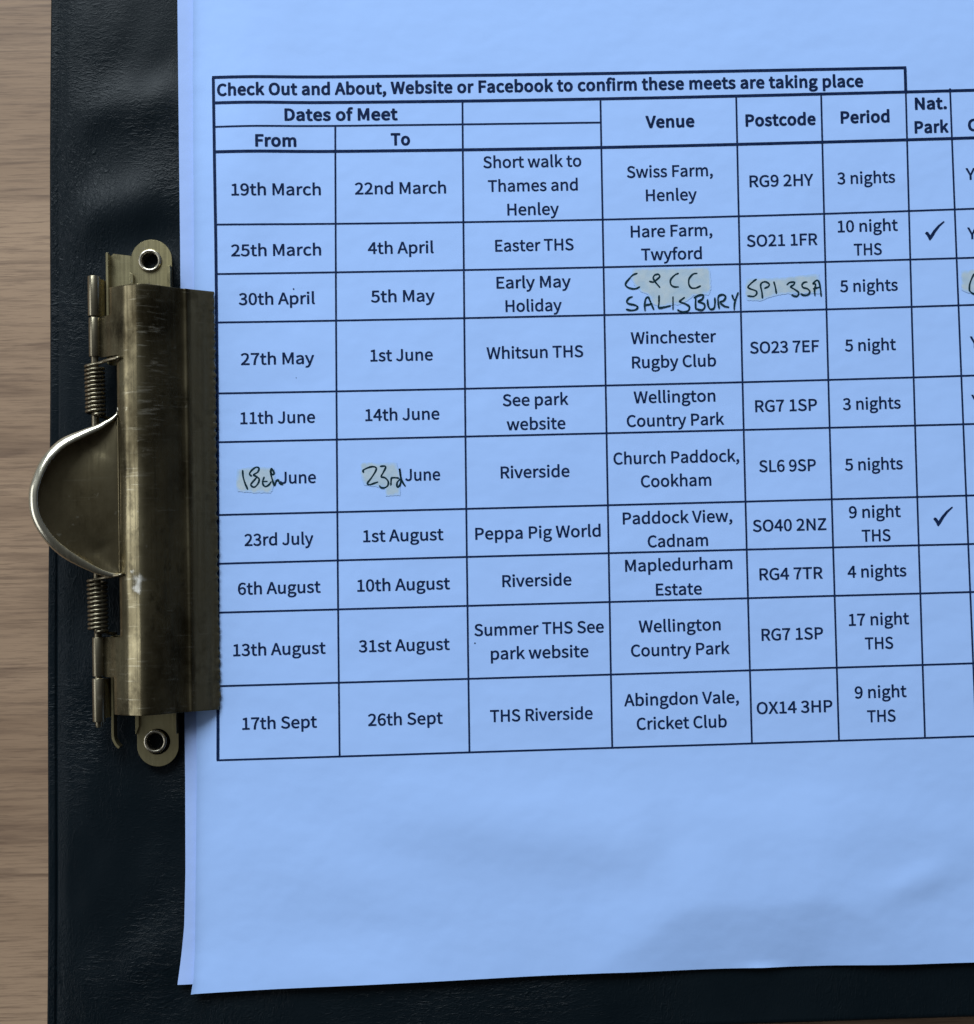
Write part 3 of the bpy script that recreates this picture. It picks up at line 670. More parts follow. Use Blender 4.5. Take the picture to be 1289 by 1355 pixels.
TEXTS=[["Check Out and About, Website or Facebook to confirm these meets are taking place","b",-52.52,78.3,[-1.83e-05,-0.0016357,85.1779421],"heading_text"],["Dates of Meet","b",-39.0,-16.46,[0,-0.00647,79.72],"column_heading"],["From","b",-44.93,-36.98,[0,-0.00882,74.32],"column_heading"],["To","b",-17.7,-14.04,[0,-0.00475,74.59],"column_heading"],["Venue","b",34.01,43.68,[0,0.00414,77.18],"column_heading"],["Postcode","b",54.32,68.36,[0,0.00779,76.81],"column_heading"],["Period","b",73.71,83.44,[0,0.01059,76.73],"column_heading"],["Nat.","b",88.96,95.24,[0,0.00964,79.22],"column_heading"],["Park","b",88.74,95.42,[0,0.01279,74.1],"column_heading"],["C","b",99.67,101.48,[0,0.01326,74.18],"column_heading"],["19th March","r",-50.01,-32.17,[0,-0.00985,64.4],"table_entry"],["22nd March","r",-25.18,-6.91,[0,-0.00518,64.62],"table_entry"],["Short walk to","r",0.83,20.6,[0,-0.00043,69.66],"table_entry"],["Thames and","r",1.68,19.75,[0,-0.00019,64.79],"table_entry"],["Henley","r",5.5,15.8,[0,0.00065,59.91],"table_entry"],["Swiss Farm,","r",29.88,47.21,[0,0.005,66.98],"table_entry"],["Henley","r",33.62,43.81,[0,0.00503,62.13],"table_entry"],["RG9 2HY","r",54.72,67.57,[0,0.00922,64.26],"table_entry"],["3 nights","r",72.57,84.26,[0,0.01244,64.12],"table_entry"],["Y","r",98.81,100.63,[0,0.01554,63.93],"table_entry"],["25th March","r",-50.3,-32.34,[0,-0.00767,52.26],"table_entry"],["4th April","r",-22.81,-9.66,[0,-0.00366,52.51],"table_entry"],["Easter THS","r",2.87,18.61,[0,0.00066,52.59],"table_entry"],["Hare Farm,","r",30.35,46.78,[0,0.00511,54.8],"table_entry"],["Twyford","r",32.35,44.52,[0,0.00509,50.08],"table_entry"],["SO21 1FR","r",53.82,68.05,[0,0.0087,52.14],"table_entry"],["10 night","r",72.36,84.49,[0,0.0115,54.37],"table_entry"],["THS","r",75.51,81.09,[0,0.01148,49.56],"table_entry"],["Y","r",98.73,100.55,[0,0.01415,51.92],"table_entry"],["30th April","r",-48.95,-33.76,[0,-0.00404,42.56],"table_entry"],["5th May","r",-22.38,-9.65,[0,-0.00118,42.73],"table_entry"],["Early May","r",2.97,17.84,[0,0.0018,45.06],"table_entry"],["Holiday","r",4.69,15.9,[0,0.00179,40.28],"table_entry"],["5 nights","r",72.47,84.1,[0,0.00947,42.33],"table_entry"],["27th May","r",-48.71,-34.13,[0,-0.00313,30.48],"table_entry"],["1st June","r",-22.72,-10.28,[0,-0.00049,30.81],"table_entry"],["Whitsun THS","r",0.66,20.02,[0,0.00235,30.82],"table_entry"],["Winchester","r",29.8,46.94,[0,0.00532,33.13],"table_entry"],["Rugby Club","r",29.92,46.81,[0,0.00532,28.22],"table_entry"],["SO23 7EF","r",53.85,67.75,[0,0.0077,30.47],"table_entry"],["5 night","r",73.1,83.33,[0,0.00955,30.26],"table_entry"],["Y","r",98.5,100.31,[0,0.01133,29.99],"table_entry"],["11th June","r",-49.01,-34.15,[0,-0.00055,18.7],"table_entry"],["14th June","r",-23.97,-9.19,[0,0.00103,18.86],"table_entry"],["See park","r",3.69,16.78,[0,0.00273,21.24],"table_entry"],["website","r",4.39,16.08,[0,0.00273,16.37],"table_entry"],["Wellington","r",30.07,46.46,[0,0.00451,21.15],"table_entry"],["Country Park","r",28.55,48.09,[0,0.00452,16.41],"table_entry"],["RG7 1SP","r",54.56,66.98,[0,0.00594,18.71],"table_entry"],["3 nights","r",72.31,83.92,[0,0.00704,18.58],"table_entry"],["Y","r",98.37,100.18,[0,0.00811,18.46],"table_entry"],["June","r",-41.34,-34.19,[0,0.00244,6.69],"table_entry"],["June","r",-16.22,-9.29,[0,0.00313,6.67],"table_entry"],["Riverside","r",2.96,16.67,[0,0.00374,6.71],"table_entry"],["Church Paddock,","r",25.68,50.92,[0,0.00452,8.91],"table_entry"],["Cookham","r",31.08,45.16,[0,0.00452,4.2],"table_entry"],["SL6 9SP","r",55.0,66.37,[0,0.00513,6.6],"table_entry"],["5 nights","r",72.34,83.93,[0,0.00561,6.43],"table_entry"],["23rd July","r",-48.55,-34.92,[0,0.00458,-5.5],"table_entry"],["1st August","r",-24.85,-8.89,[0,0.00457,-5.36],"table_entry"],["Peppa Pig World","r",-2.4,22.63,[0,0.00455,-5.46],"table_entry"],["Paddock View,","r",27.25,49.18,[0,0.00453,-3.16],"table_entry"],["Cadnam","r",32.15,44.17,[0,0.00453,-7.9],"table_entry"],["SO40 2NZ","r",53.37,68.1,[0,0.00452,-5.33],"table_entry"],["9 night","r",72.83,83.19,[0,0.00451,-3.08],"table_entry"],["THS","r",75.28,80.99,[0,0.00451,-7.88],"table_entry"],["6th August","r",-50.0,-33.62,[0,0.00542,-15.16],"table_entry"],["10th August","r",-26.21,-7.79,[0,0.00516,-15.2],"table_entry"],["Riverside","r",2.81,16.55,[0,0.00488,-15.07],"table_entry"],["Mapledurham","r",27.49,48.91,[0,0.00457,-12.66],"table_entry"],["Estate","r",33.55,42.65,[0,0.00458,-17.59],"table_entry"],["RG4 7TR","r",54.43,67.04,[0,0.00434,-15.07],"table_entry"],["4 nights","r",72.17,83.93,[0,0.00415,-15.03],"table_entry"],["13th August","r",-51.13,-32.84,[0,0.00538,-27.35],"table_entry"],["31st August","r",-26.13,-8.09,[0,0.00568,-27.28],"table_entry"],["Summer THS See","r",-3.01,22.8,[0,0.006,-24.7],"table_entry"],["park website","r",0.18,19.61,[0,0.006,-29.5],"table_entry"],["Wellington","r",29.91,46.23,[0,0.00634,-24.93],"table_entry"],["Country Park","r",28.23,47.88,[0,0.00634,-29.71],"table_entry"],["RG7 1SP","r",54.49,66.75,[0,0.00661,-27.3],"table_entry"],["17 night","r",72.1,84.14,[0,0.00682,-24.85],"table_entry"],["THS","r",75.2,80.79,[0,0.00682,-29.65],"table_entry"],["17th Sept","r",-49.54,-34.82,[0,0.00675,-41.91],"table_entry"],["26th Sept","r",-24.55,-9.78,[0,0.00707,-41.91],"table_entry"],["THS Riverside","r",-0.23,20.14,[0,0.00741,-41.89],"table_entry"],["Abingdon Vale,","r",26.61,49.48,[0,0.00776,-39.57],"table_entry"],["Cricket Club","r",29.0,46.92,[0,0.00776,-44.35],"table_entry"],["OX14 3HP","r",53.08,68.17,[0,0.00804,-41.98],"table_entry"],["9 night","r",72.84,83.15,[0,0.00826,-39.48],"table_entry"],["THS","r",75.19,80.8,[0,0.00826,-44.3],"table_entry"]]
HANDWRITING={"venue":[[[31.35,47.56],[30.5,47.23],[29.56,46.34],[28.94,45.44],[29.42,44.76],[30.42,44.46],[31.13,44.52],[31.8,44.8]],[[33.85,45.89],[34.59,45.74],[35.31,46.23],[35.93,46.83],[35.64,47.28],[34.93,47.15],[34.61,46.55],[35.09,45.63],[35.87,44.64]],[[39.7,47.41],[38.97,47.07],[38.14,46.18],[38.11,45.26],[38.7,44.71],[39.63,44.65]],[[43.46,47.34],[42.71,47.21],[41.88,46.31],[41.78,45.2],[42.23,44.44],[43.14,44.36],[44.12,44.77]],[[30.22,42.84],[29.57,42.59],[29.11,41.89],[29.54,41.43],[30.74,41.15],[31.29,40.73],[30.92,40.23],[29.91,40.09],[29.01,40.31]],[[32.77,40.0],[32.72,41.21],[32.99,42.42],[33.5,42.66],[33.88,41.8],[34.51,40.21]],[[32.86,41.11],[33.56,41.2],[34.17,41.35]],[[35.67,42.94],[35.63,41.56],[35.56,40.51],[36.57,40.57],[37.89,40.87]],[[38.49,42.64],[38.42,40.19]],[[40.78,42.48],[40.25,42.08],[39.83,41.64],[40.83,41.26],[41.72,40.64],[41.5,39.83],[40.58,39.54],[39.78,39.76],[39.38,39.97]],[[43.09,42.64],[43.01,41.22],[43.02,40.21]],[[42.78,42.44],[43.7,42.87],[44.61,42.91],[44.39,42.11],[43.56,41.62],[44.66,41.19],[44.85,40.48],[44.22,39.88],[43.02,40.17]],[[45.45,41.94],[45.56,40.77],[45.95,40.05],[46.65,40.14],[46.92,40.94],[46.96,42.26]],[[47.77,40.16],[47.6,41.54],[47.73,42.65],[48.55,42.94],[49.15,42.52],[48.72,41.72],[48.0,41.43],[48.79,40.61],[49.69,40.37]],[[50.47,42.8],[50.75,41.99],[51.04,41.78]],[[51.69,43.25],[51.15,41.88],[50.88,40.87],[50.81,39.9]]],"postcode":[[[55.47,45.9],[54.86,45.5],[53.79,44.47],[54.15,44.02],[55.33,43.55],[55.46,42.95],[54.85,42.44],[53.66,42.54]],[[56.62,42.06],[56.54,43.23],[56.32,44.57],[56.56,45.16],[57.31,45.37],[58.04,44.91],[57.88,44.39],[57.12,44.04]],[[59.02,45.3],[59.29,44.22],[59.47,42.95]],[[61.68,44.7],[62.21,45.13],[63.18,45.16],[63.02,44.67],[62.41,44.23],[63.21,43.7],[63.94,43.09],[63.77,42.42],[63.17,42.33],[62.59,42.59]],[[65.71,45.17],[65.11,45.08],[64.7,44.56],[64.94,44.04],[65.75,43.8],[66.25,43.19],[65.86,42.6],[65.11,42.47],[64.45,42.78]],[[67.27,42.43],[67.23,43.62],[67.48,44.66],[66.97,44.82],[67.73,45.48],[68.17,45.09],[68.42,43.75],[68.53,42.28]],[[67.01,43.77],[67.68,43.91],[68.28,44.08]]],"from":[[[-48.73,9.35],[-48.68,8.22],[-48.35,6.94],[-47.81,5.59]],[[-46.99,8.21],[-47.38,8.62],[-46.98,9.31],[-46.12,9.93],[-45.49,9.78],[-45.72,9.0],[-46.57,8.46],[-46.01,8.09],[-45.48,7.59],[-45.68,6.74],[-46.4,5.98],[-47.02,6.21],[-47.09,6.63],[-46.37,7.46],[-45.87,8.02]],[[-44.47,7.92],[-44.76,7.15],[-44.7,6.44],[-44.22,6.04],[-43.58,6.35],[-43.08,6.97]],[[-44.83,7.08],[-43.92,7.06]],[[-43.03,9.58],[-43.18,8.95],[-42.77,8.38],[-42.48,8.72],[-42.76,9.37],[-43.03,9.58],[-43.12,8.53],[-42.79,7.25],[-42.45,6.25],[-42.09,7.09],[-41.66,7.29],[-41.39,6.65],[-40.83,6.43]]],"to":[[[-24.57,8.47],[-24.63,8.89],[-23.71,9.37],[-22.72,9.59],[-22.04,9.33],[-22.17,8.63],[-23.04,7.31],[-23.83,6.26],[-23.35,5.97],[-22.5,6.23],[-21.79,6.46]],[[-21.16,9.6],[-20.32,9.65],[-20.15,9.29],[-20.62,8.38],[-21.03,7.55],[-20.22,7.25],[-19.67,6.53],[-19.76,5.75],[-20.4,5.3],[-21.1,5.36],[-21.41,5.69]],[[-19.15,5.81],[-19.08,6.66],[-18.95,7.22],[-18.25,7.27],[-17.54,7.16]],[[-17.27,6.97],[-17.84,6.35],[-17.93,5.64],[-17.72,5.36],[-17.29,5.91],[-17.12,7.04],[-17.37,9.09],[-17.25,7.89],[-16.92,6.61],[-16.31,5.58]]],"edge":[[[99.71,46.13],[99.33,45.42],[98.81,44.15],[98.69,42.88],[99.07,42.36],[99.69,42.06],[100.41,42.13]]]}
PATCHES={"venue":[[30.43,48.72],[45.88,48.55],[46.25,47.45],[46.26,44.0],[45.72,42.89],[44.71,42.91],[42.69,42.85],[41.45,41.86],[39.82,41.08],[37.79,40.91],[35.77,40.65],[34.37,41.18],[33.42,43.22],[32.02,43.86],[30.65,45.3],[30.08,46.73]],"postcode":[[53.32,46.2],[57.19,46.2],[61.95,46.29],[67.32,46.83],[68.21,46.73],[68.33,45.69],[68.25,42.78],[64.38,42.75],[61.7,42.83],[59.16,42.55],[57.66,42.01],[56.31,41.52],[53.49,41.64],[53.12,43.29]],"from":[[-49.85,9.73],[-47.67,10.03],[-44.15,10.1],[-42.47,9.64],[-42.36,7.66],[-42.82,5.13],[-43.25,4.74],[-47.05,4.87],[-49.71,5.14],[-50.25,6.42]],"to":[[-25.17,10.18],[-24.67,10.52],[-17.91,10.31],[-17.78,9.31],[-17.25,7.89],[-17.33,3.65],[-20.29,3.64],[-20.27,4.99],[-21.67,5.44],[-24.48,5.92],[-25.09,7.21]],"edge":[[97.16,47.13],[98.59,46.91],[99.8,47.24],[101.7,47.13],[101.53,42.43],[99.62,42.22],[98.35,42.29],[97.02,42.91]]}
TICKS=[[[90.03,54.68],[90.37,54.98],[90.7,54.86],[91.11,54.27],[91.77,55.22],[92.76,56.26],[93.93,57.1],[94.12,56.88],[93.13,55.96],[92.23,54.83],[91.52,53.69],[91.03,53.13],[90.8,53.32],[90.58,53.9]],[[89.76,-3.3],[90.1,-3.0],[90.43,-3.12],[90.84,-3.71],[91.5,-2.76],[92.49,-1.72],[93.66,-0.88],[93.85,-1.1],[92.86,-2.02],[91.96,-3.15],[91.25,-4.29],[90.76,-4.85],[90.53,-4.66],[90.31,-4.08]]]
GLYPHS={'r':{" ":[202,[]],",":[250,[[68,-171,138,-126,183,-62,199,17,191,69,167,102,130,113,99,107,76,87,68,56,76,25,98,5,128,-2,138,-1,126,-51,96,-92,48,-122]]],".":[250,[[125,-12,155,-4,176,18,185,50,176,84,155,106,125,113,95,106,74,84,66,50,74,18,95,-4]]],"0":[500,[[250,-12,335,10,400,74,441,181,456,332,441,482,400,588,335,651,250,672,165,651,100,588,59,482,45,332,59,181,100,74,165,10],[250,55,199,71,159,121,133,207,124,332,133,456,159,542,199,591,250,607,302,591,341,542,367,456,376,332,367,207,341,121,302,71]]],"1":[500,[[79,0,441,0,441,68,309,68,309,660,246,660,207,641,162,626,109,613,109,561,227,561,227,68,79,68]]],"2":[500,[[40,0,455,0,455,71,272,71,237,70,200,68,164,65,270,173,352,277,404,378,423,478,410,558,371,619,310,658,231,672,155,660,91,626,36,575,84,529,124,568,169,595,221,605,289,588,329,542,342,475,324,386,269,287,174,176,40,49]]],"3":[500,[[237,-12,320,1,387,38,433,97,449,176,430,256,380,312,310,344,310,348,371,383,412,436,427,507,402,596,334,652,234,672,164,661,103,634,50,593,95,541,135,575,181,597,231,605,291,592,330,556,343,501,326,436,268,391,160,375,160,312,282,295,346,249,366,179,348,114,301,72,231,57,165,68,111,95,68,132,26,79,77,34,146,1]]],"4":[500,[[306,0,384,0,384,182,472,182,472,248,384,248,384,660,293,660,18,236,18,182,306,182],[306,248,104,248,254,473,272,505,290,538,307,570,311,570,309,531,307,488,306,450]]],"5":[500,[[236,-12,316,3,385,47,434,118,452,214,436,309,393,374,330,413,253,425,216,422,184,413,154,399,171,590,420,590,420,660,99,660,77,352,122,324,157,345,192,358,231,363,304,345,351,293,368,212,349,129,299,76,228,57,160,67,107,94,66,130,24,76,76,33,145,1]]],"6":[500,[[271,-12,344,4,405,47,446,115,461,203,448,293,411,358,353,397,277,410,225,400,173,373,128,330,143,459,180,544,233,590,298,604,337,598,373,580,402,554,449,604,408,639,357,663,294,672,202,652,124,590,71,480,50,315,67,172,113,70,183,9],[130,265,175,314,221,340,264,348,330,330,370,280,383,203,368,124,328,72,271,53,200,78,152,149]]],"7":[500,[[178,0,264,0,277,177,307,328,363,468,457,610,457,660,44,660,44,590,365,590,282,457,227,321,194,172]]],"8":[500,[[252,-12,336,1,401,38,443,92,458,158,442,237,402,293,348,332,348,337,387,376,421,431,435,496,413,586,351,647,254,670,161,649,97,590,73,502,85,440,118,389,162,350,162,347,104,304,59,243,41,164,57,94,101,38,168,1],[297,358,224,392,169,437,148,502,161,558,198,595,253,609,313,593,351,551,365,492,357,444,334,400],[253,50,182,65,133,108,114,171,126,230,158,281,205,321,292,282,355,234,380,161,364,103,320,64]]],"9":[500,[[212,-12,301,9,378,73,431,188,451,358,434,496,388,594,317,652,229,672,156,656,96,613,55,545,40,457,53,368,89,303,147,264,222,250,276,260,328,288,374,330,357,201,321,117,269,71,209,57,167,63,129,80,97,107,52,56,94,21,146,-3],[373,400,327,349,281,320,235,312,170,330,130,380,117,457,132,537,172,589,230,608,302,584,350,514]]],"A":[547,[[4,0,87,0,151,202,393,202,456,0,544,0,320,660,227,660],[172,267,204,369,227,443,249,517,270,592,274,592,295,517,317,443,340,369,372,267]]],"B":[592,[[91,0,301,0,402,12,481,48,533,109,551,194,534,271,486,324,417,351,417,356,469,387,502,437,513,499,497,573,450,623,378,651,286,660,91,660],[174,380,174,594,276,594,362,584,414,550,431,488,415,430,364,393,272,380],[174,67,174,315,289,315,387,303,448,264,469,196,448,123,386,80,289,67]]],"C":[574,[[339,-12,418,-1,485,32,542,83,496,136,452,96,401,70,343,61,258,80,193,134,152,220,138,332,153,443,195,527,261,580,346,599,398,591,443,569,481,537,526,591,480,630,419,660,345,672,228,648,136,581,74,473,52,330,74,186,134,79,225,11]]],"D":[619,[[91,0,259,0,391,23,487,88,546,192,566,332,546,472,487,575,390,638,256,660,91,660],[174,68,174,592,249,592,351,575,423,525,466,444,481,332,466,221,423,138,351,86,249,68]]],"E":[530,[[91,0,481,0,481,71,174,71,174,312,424,312,424,383,174,383,174,590,471,590,471,660,91,660]]],"F":[497,[[91,0,174,0,174,296,426,296,426,366,174,366,174,590,471,590,471,660,91,660]]],"G":[620,[[350,-12,433,-2,502,25,554,65,554,342,337,342,337,273,477,273,477,100,445,79,404,66,358,61,264,80,195,134,152,220,138,332,153,443,198,527,267,580,357,599,416,590,463,568,500,537,545,591,499,629,436,660,355,672,234,648,138,581,75,473,52,330,74,186,136,79,230,11]]],"H":[655,[[91,0,174,0,174,312,482,312,482,0,565,0,565,660,482,660,482,384,174,384,174,660,91,660]]],"I":[264,[[91,0,174,0,174,660,91,660]]],"J":[482,[[213,-12,296,4,353,48,385,113,395,194,395,660,312,660,312,202,300,121,264,75,205,61,161,69,123,93,91,136,31,93,77,35,138,0]]],"K":[582,[[91,0,174,0,174,209,287,344,485,0,578,0,339,410,547,660,452,660,176,329,174,660,91,660]]],"L":[489,[[91,0,463,0,463,71,174,71,174,660,91,660]]],"M":[731,[[91,0,166,0,166,366,164,428,160,497,155,560,158,560,212,410,337,67,393,67,517,410,570,560,574,560,569,497,565,428,563,366,563,0,640,0,640,660,540,660,414,307,399,262,384,215,368,169,365,169,349,215,333,262,317,307,191,660,91,660]]],"N":[651,[[91,0,169,0,169,347,168,416,164,485,159,553,163,553,234,417,475,0,560,0,560,660,481,660,481,317,483,247,487,176,493,108,488,108,417,244,176,660,91,660]]],"O":[668,[[334,-12,448,12,537,81,595,189,616,332,595,475,537,581,448,648,334,672,220,648,131,581,73,475,52,332,73,189,131,81,220,12],[334,61,253,80,191,135,152,220,138,332,152,443,191,527,253,580,334,599,415,580,477,527,516,443,530,332,516,220,477,135,415,80]]],"P":[570,[[91,0,174,0,174,263,283,263,382,275,459,312,508,376,526,466,508,557,458,617,380,650,279,660,91,660],[174,330,174,592,268,592,365,581,424,542,443,466,424,389,368,345,272,330]]],"Q":[668,[[334,58,253,77,191,132,152,218,138,332,152,443,191,527,253,580,334,599,415,580,477,527,516,443,530,332,516,218,477,132,415,77],[536,-166,573,-164,606,-158,630,-150,614,-86,595,-91,572,-95,545,-96,478,-86,422,-57,383,-8,478,29,552,100,599,202,616,332,595,475,537,581,448,648,334,672,220,648,131,581,73,475,52,332,70,200,119,96,195,25,294,-9,330,-71,383,-121,452,-154]]],"R":[572,[[174,347,174,592,285,592,372,581,426,544,445,475,426,404,372,361,285,347],[453,0,547,0,379,289,457,324,509,386,528,475,510,562,463,619,390,650,297,660,91,660,91,0,174,0,174,280,293,280]]],"S":[537,[[274,-12,367,3,437,43,482,102,498,176,480,258,431,313,362,352,268,393,217,416,176,451,158,503,174,554,217,587,282,599,339,591,389,570,432,538,475,591,422,633,357,661,282,672,199,659,133,623,89,567,74,497,95,416,146,362,208,328,303,286,359,259,399,223,413,168,397,112,349,75,275,61,207,71,146,100,93,143,43,86,107,34,185,0]]],"T":[539,[[228,0,312,0,312,590,511,590,511,660,28,660,28,590,228,590]]],"U":[649,[[325,-12,419,3,494,51,544,138,562,272,562,660,482,660,482,270,470,171,436,106,386,72,325,61,265,72,216,106,183,171,171,270,171,660,88,660,88,272,106,138,156,51,231,3]]],"V":[518,[[212,0,308,0,518,660,433,660,327,303,306,229,286,158,263,85,259,85,237,158,217,229,195,303,88,660,1,660]]],"W":[791,[[163,0,262,0,360,398,371,449,383,499,393,548,397,548,408,499,418,449,429,398,529,0,630,0,766,660,687,660,616,301,604,230,592,158,580,86,574,86,559,158,543,230,528,301,436,660,359,660,268,301,252,230,236,158,221,86,218,86,205,158,192,230,178,301,109,660,23,660]]],"X":[516,[[15,0,104,0,198,178,215,212,233,247,251,285,255,285,275,247,294,212,312,178,410,0,502,0,308,337,488,660,401,660,312,492,297,461,282,430,266,394,262,394,243,430,226,461,210,492,120,660,28,660,208,341]]],"Y":[478,[[197,0,280,0,280,256,479,660,393,660,308,474,287,425,264,377,241,329,238,329,215,377,194,425,173,474,87,660,-1,660,197,256]]],"Z":[543,[[45,0,501,0,501,71,148,71,496,610,496,660,77,660,77,590,393,590,45,50]]],"a":[507,[[195,-12,254,-2,308,23,357,59,360,59,367,0,435,0,435,301,425,383,395,447,343,487,266,502,190,491,126,467,74,438,105,381,148,406,197,425,252,433,314,415,345,370,353,310,218,286,125,249,71,197,53,127,72,52,122,5],[219,55,175,63,144,87,132,132,153,188,223,229,353,255,353,119,307,83,264,62]]],"b":[556,[[298,-12,378,6,446,57,493,140,511,252,498,355,461,434,400,484,316,502,262,492,210,468,162,433,166,520,166,717,83,717,83,0,149,0,156,50,159,50,204,17,251,-4],[285,58,249,62,208,78,166,108,166,366,211,402,254,425,295,432,371,409,412,347,425,251,407,147,357,81]]],"c":[459,[[276,-12,333,-4,386,17,434,50,398,105,364,81,326,63,283,57,203,80,151,145,131,244,152,343,206,408,285,432,321,427,353,412,383,390,424,444,386,472,340,493,282,502,192,484,117,434,66,353,47,244,64,136,113,55,185,5]]],"d":[558,[[249,-12,306,-2,356,23,398,58,401,58,408,0,475,0,475,717,393,717,393,529,397,445,355,475,311,495,259,502,179,484,112,432,65,351,48,244,62,135,103,55,166,5],[267,58,194,80,148,144,132,245,152,343,202,408,274,432,314,427,353,411,393,381,393,124,352,87,311,65]]],"e":[499,[[281,-12,342,-5,395,13,441,38,412,93,375,72,335,59,290,54,208,75,152,134,128,225,457,225,459,239,460,255,461,272,448,367,410,439,349,485,266,502,184,484,114,433,65,351,47,244,65,136,115,56,189,6],[127,284,152,366,202,418,267,436,333,418,374,367,389,284]]],"f":[293,[[30,422,96,422,96,0,178,0,178,422,282,422,282,489,178,489,178,566,186,619,209,652,248,663,265,661,284,657,303,649,321,713,296,721,268,726,239,728,158,709,112,653,96,567,96,489,30,484]]],"g":[508,[[248,-225,350,-211,428,-175,478,-121,495,-56,476,10,419,48,325,60,229,60,177,67,151,86,143,113,147,137,159,156,175,172,198,163,222,157,247,155,338,176,402,235,426,325,421,365,407,399,386,426,486,426,486,489,316,489,297,495,273,500,247,502,156,480,89,420,64,327,73,272,97,228,128,195,128,192,102,169,82,138,74,101,80,66,95,40,118,21,118,16,79,-16,54,-53,46,-95,72,-166,142,-210],[247,211,195,225,158,265,143,327,157,389,195,428,247,441,300,428,337,389,351,327,337,265,299,225],[259,-168,183,-158,135,-128,118,-83,123,-55,139,-26,167,0,189,-4,211,-7,231,-7,315,-7,370,-13,403,-33,414,-69,395,-117,341,-154]]],"h":[547,[[83,0,166,0,166,355,211,396,253,421,299,429,352,416,382,374,392,299,392,0,474,0,474,310,458,415,409,479,324,502,263,490,209,461,162,420,166,520,166,717,83,717]]],"i":[248,[[83,0,166,0,166,489,83,489],[124,590,153,597,172,616,179,645,172,672,153,691,124,698,96,691,77,672,70,645,77,616,96,597]]],"j":[248,[[32,-218,110,-198,153,-142,166,-56,166,489,84,489,84,-56,79,-107,61,-140,23,-152,6,-151,-9,-147,-23,-143,-40,-205,-20,-212,4,-216],[124,590,153,597,172,616,179,645,172,672,153,691,124,698,96,691,76,672,69,645,76,616,96,597]]],"k":[497,[[83,0,164,0,164,129,256,236,399,0,488,0,303,292,466,489,375,489,167,231,164,231,164,717,83,717]]],"l":[256,[[169,-12,189,-11,204,-8,217,-5,205,59,198,57,193,57,188,57,177,60,169,72,166,92,166,717,83,717,83,97,92,38,120,1]]],"m":[834,[[83,0,166,0,166,355,209,397,250,421,288,429,339,416,369,374,379,299,379,0,461,0,461,355,505,397,546,421,584,429,636,416,666,374,675,299,675,0,757,0,757,310,741,415,692,479,610,502,552,489,499,457,448,408,420,458,377,490,312,502,257,490,206,460,160,418,150,489,83,489]]],"n":[549,[[83,0,166,0,166,355,211,396,253,421,299,429,352,416,382,374,392,299,392,0,474,0,474,310,458,415,409,479,324,502,262,490,208,460,160,418,150,489,83,489]]],"o":[546,[[273,-12,359,5,431,55,480,136,499,244,480,353,431,434,359,484,273,502,187,484,115,434,65,353,47,244,65,136,115,55,187,5],[273,57,199,80,149,145,131,244,149,343,199,408,273,432,347,408,397,343,415,244,397,145,347,80]]],"p":[558,[[83,-206,166,-206,166,-41,163,45,208,14,253,-5,298,-12,378,6,446,57,493,140,511,252,498,355,461,434,400,484,316,502,260,492,208,467,160,432,150,489,83,489],[285,58,249,62,208,78,166,108,166,366,211,402,254,425,295,432,371,409,412,347,425,251,407,147,357,81]]],"q":[558,[[393,-206,475,-206,475,489,410,489,402,443,357,475,312,495,259,502,179,484,112,432,65,351,48,244,62,135,103,55,166,5,249,-12,304,-3,354,22,397,57,393,-32],[267,58,194,80,148,144,132,245,152,343,202,408,274,432,314,427,353,411,393,381,393,124,352,87,311,65]]],"r":[349,[[83,0,166,0,166,314,203,380,246,417,288,428,306,427,321,424,336,420,351,491,336,497,319,501,299,502,247,489,199,454,160,400,150,489,83,489]]],"s":[421,[[211,-12,308,8,368,60,388,133,365,207,310,252,240,282,188,303,149,329,134,366,144,402,174,428,225,438,266,432,302,416,336,394,375,446,333,474,282,494,224,502,133,483,76,433,56,363,77,295,131,251,198,221,251,200,293,170,310,129,299,90,267,63,213,52,159,60,112,80,68,111,29,56,81,21,143,-3]]],"t":[339,[[236,-12,267,-9,298,-2,327,6,311,68,293,62,274,57,255,55,210,66,186,98,179,149,179,422,312,422,312,489,179,489,179,627,111,627,102,489,24,484,24,422,97,422,97,151,110,65,154,9]]],"u":[547,[[226,-12,287,-1,340,30,387,77,390,77,396,0,465,0,465,489,383,489,383,142,339,95,297,68,250,59,198,73,168,115,158,189,158,489,76,489,76,179,92,74,141,10]]],"v":[469,[[188,0,285,0,457,489,376,489,284,211,269,163,253,114,239,67,234,67,219,114,204,163,189,211,97,489,12,489]]],"w":[722,[[160,0,256,0,325,262,337,309,348,356,358,404,363,404,374,356,385,310,396,264,466,0,566,0,699,489,619,489,548,206,538,160,528,115,519,70,514,70,503,115,491,160,480,206,403,489,323,489,247,206,235,160,224,115,214,70,210,70,200,115,191,160,181,206,108,489,24,489]]],"x":[448,[[13,0,100,0,166,114,182,144,199,173,215,202,220,202,238,173,256,144,273,114,345,0,435,0,274,247,422,489,337,489,276,382,262,354,247,327,233,300,229,300,212,327,196,354,181,382,115,489,26,489,175,255]]],"y":[469,[[91,-211,174,-188,233,-128,274,-41,457,489,377,489,289,218,249,79,245,79,228,126,212,173,196,218,97,489,12,489,208,-1,197,-38,172,-92,136,-129,87,-143,74,-142,61,-139,50,-135,33,-201,50,-206,69,-210]]],"z":[428,[[32,0,402,0,402,67,135,67,393,445,393,489,59,489,59,422,289,422,32,44]]]},
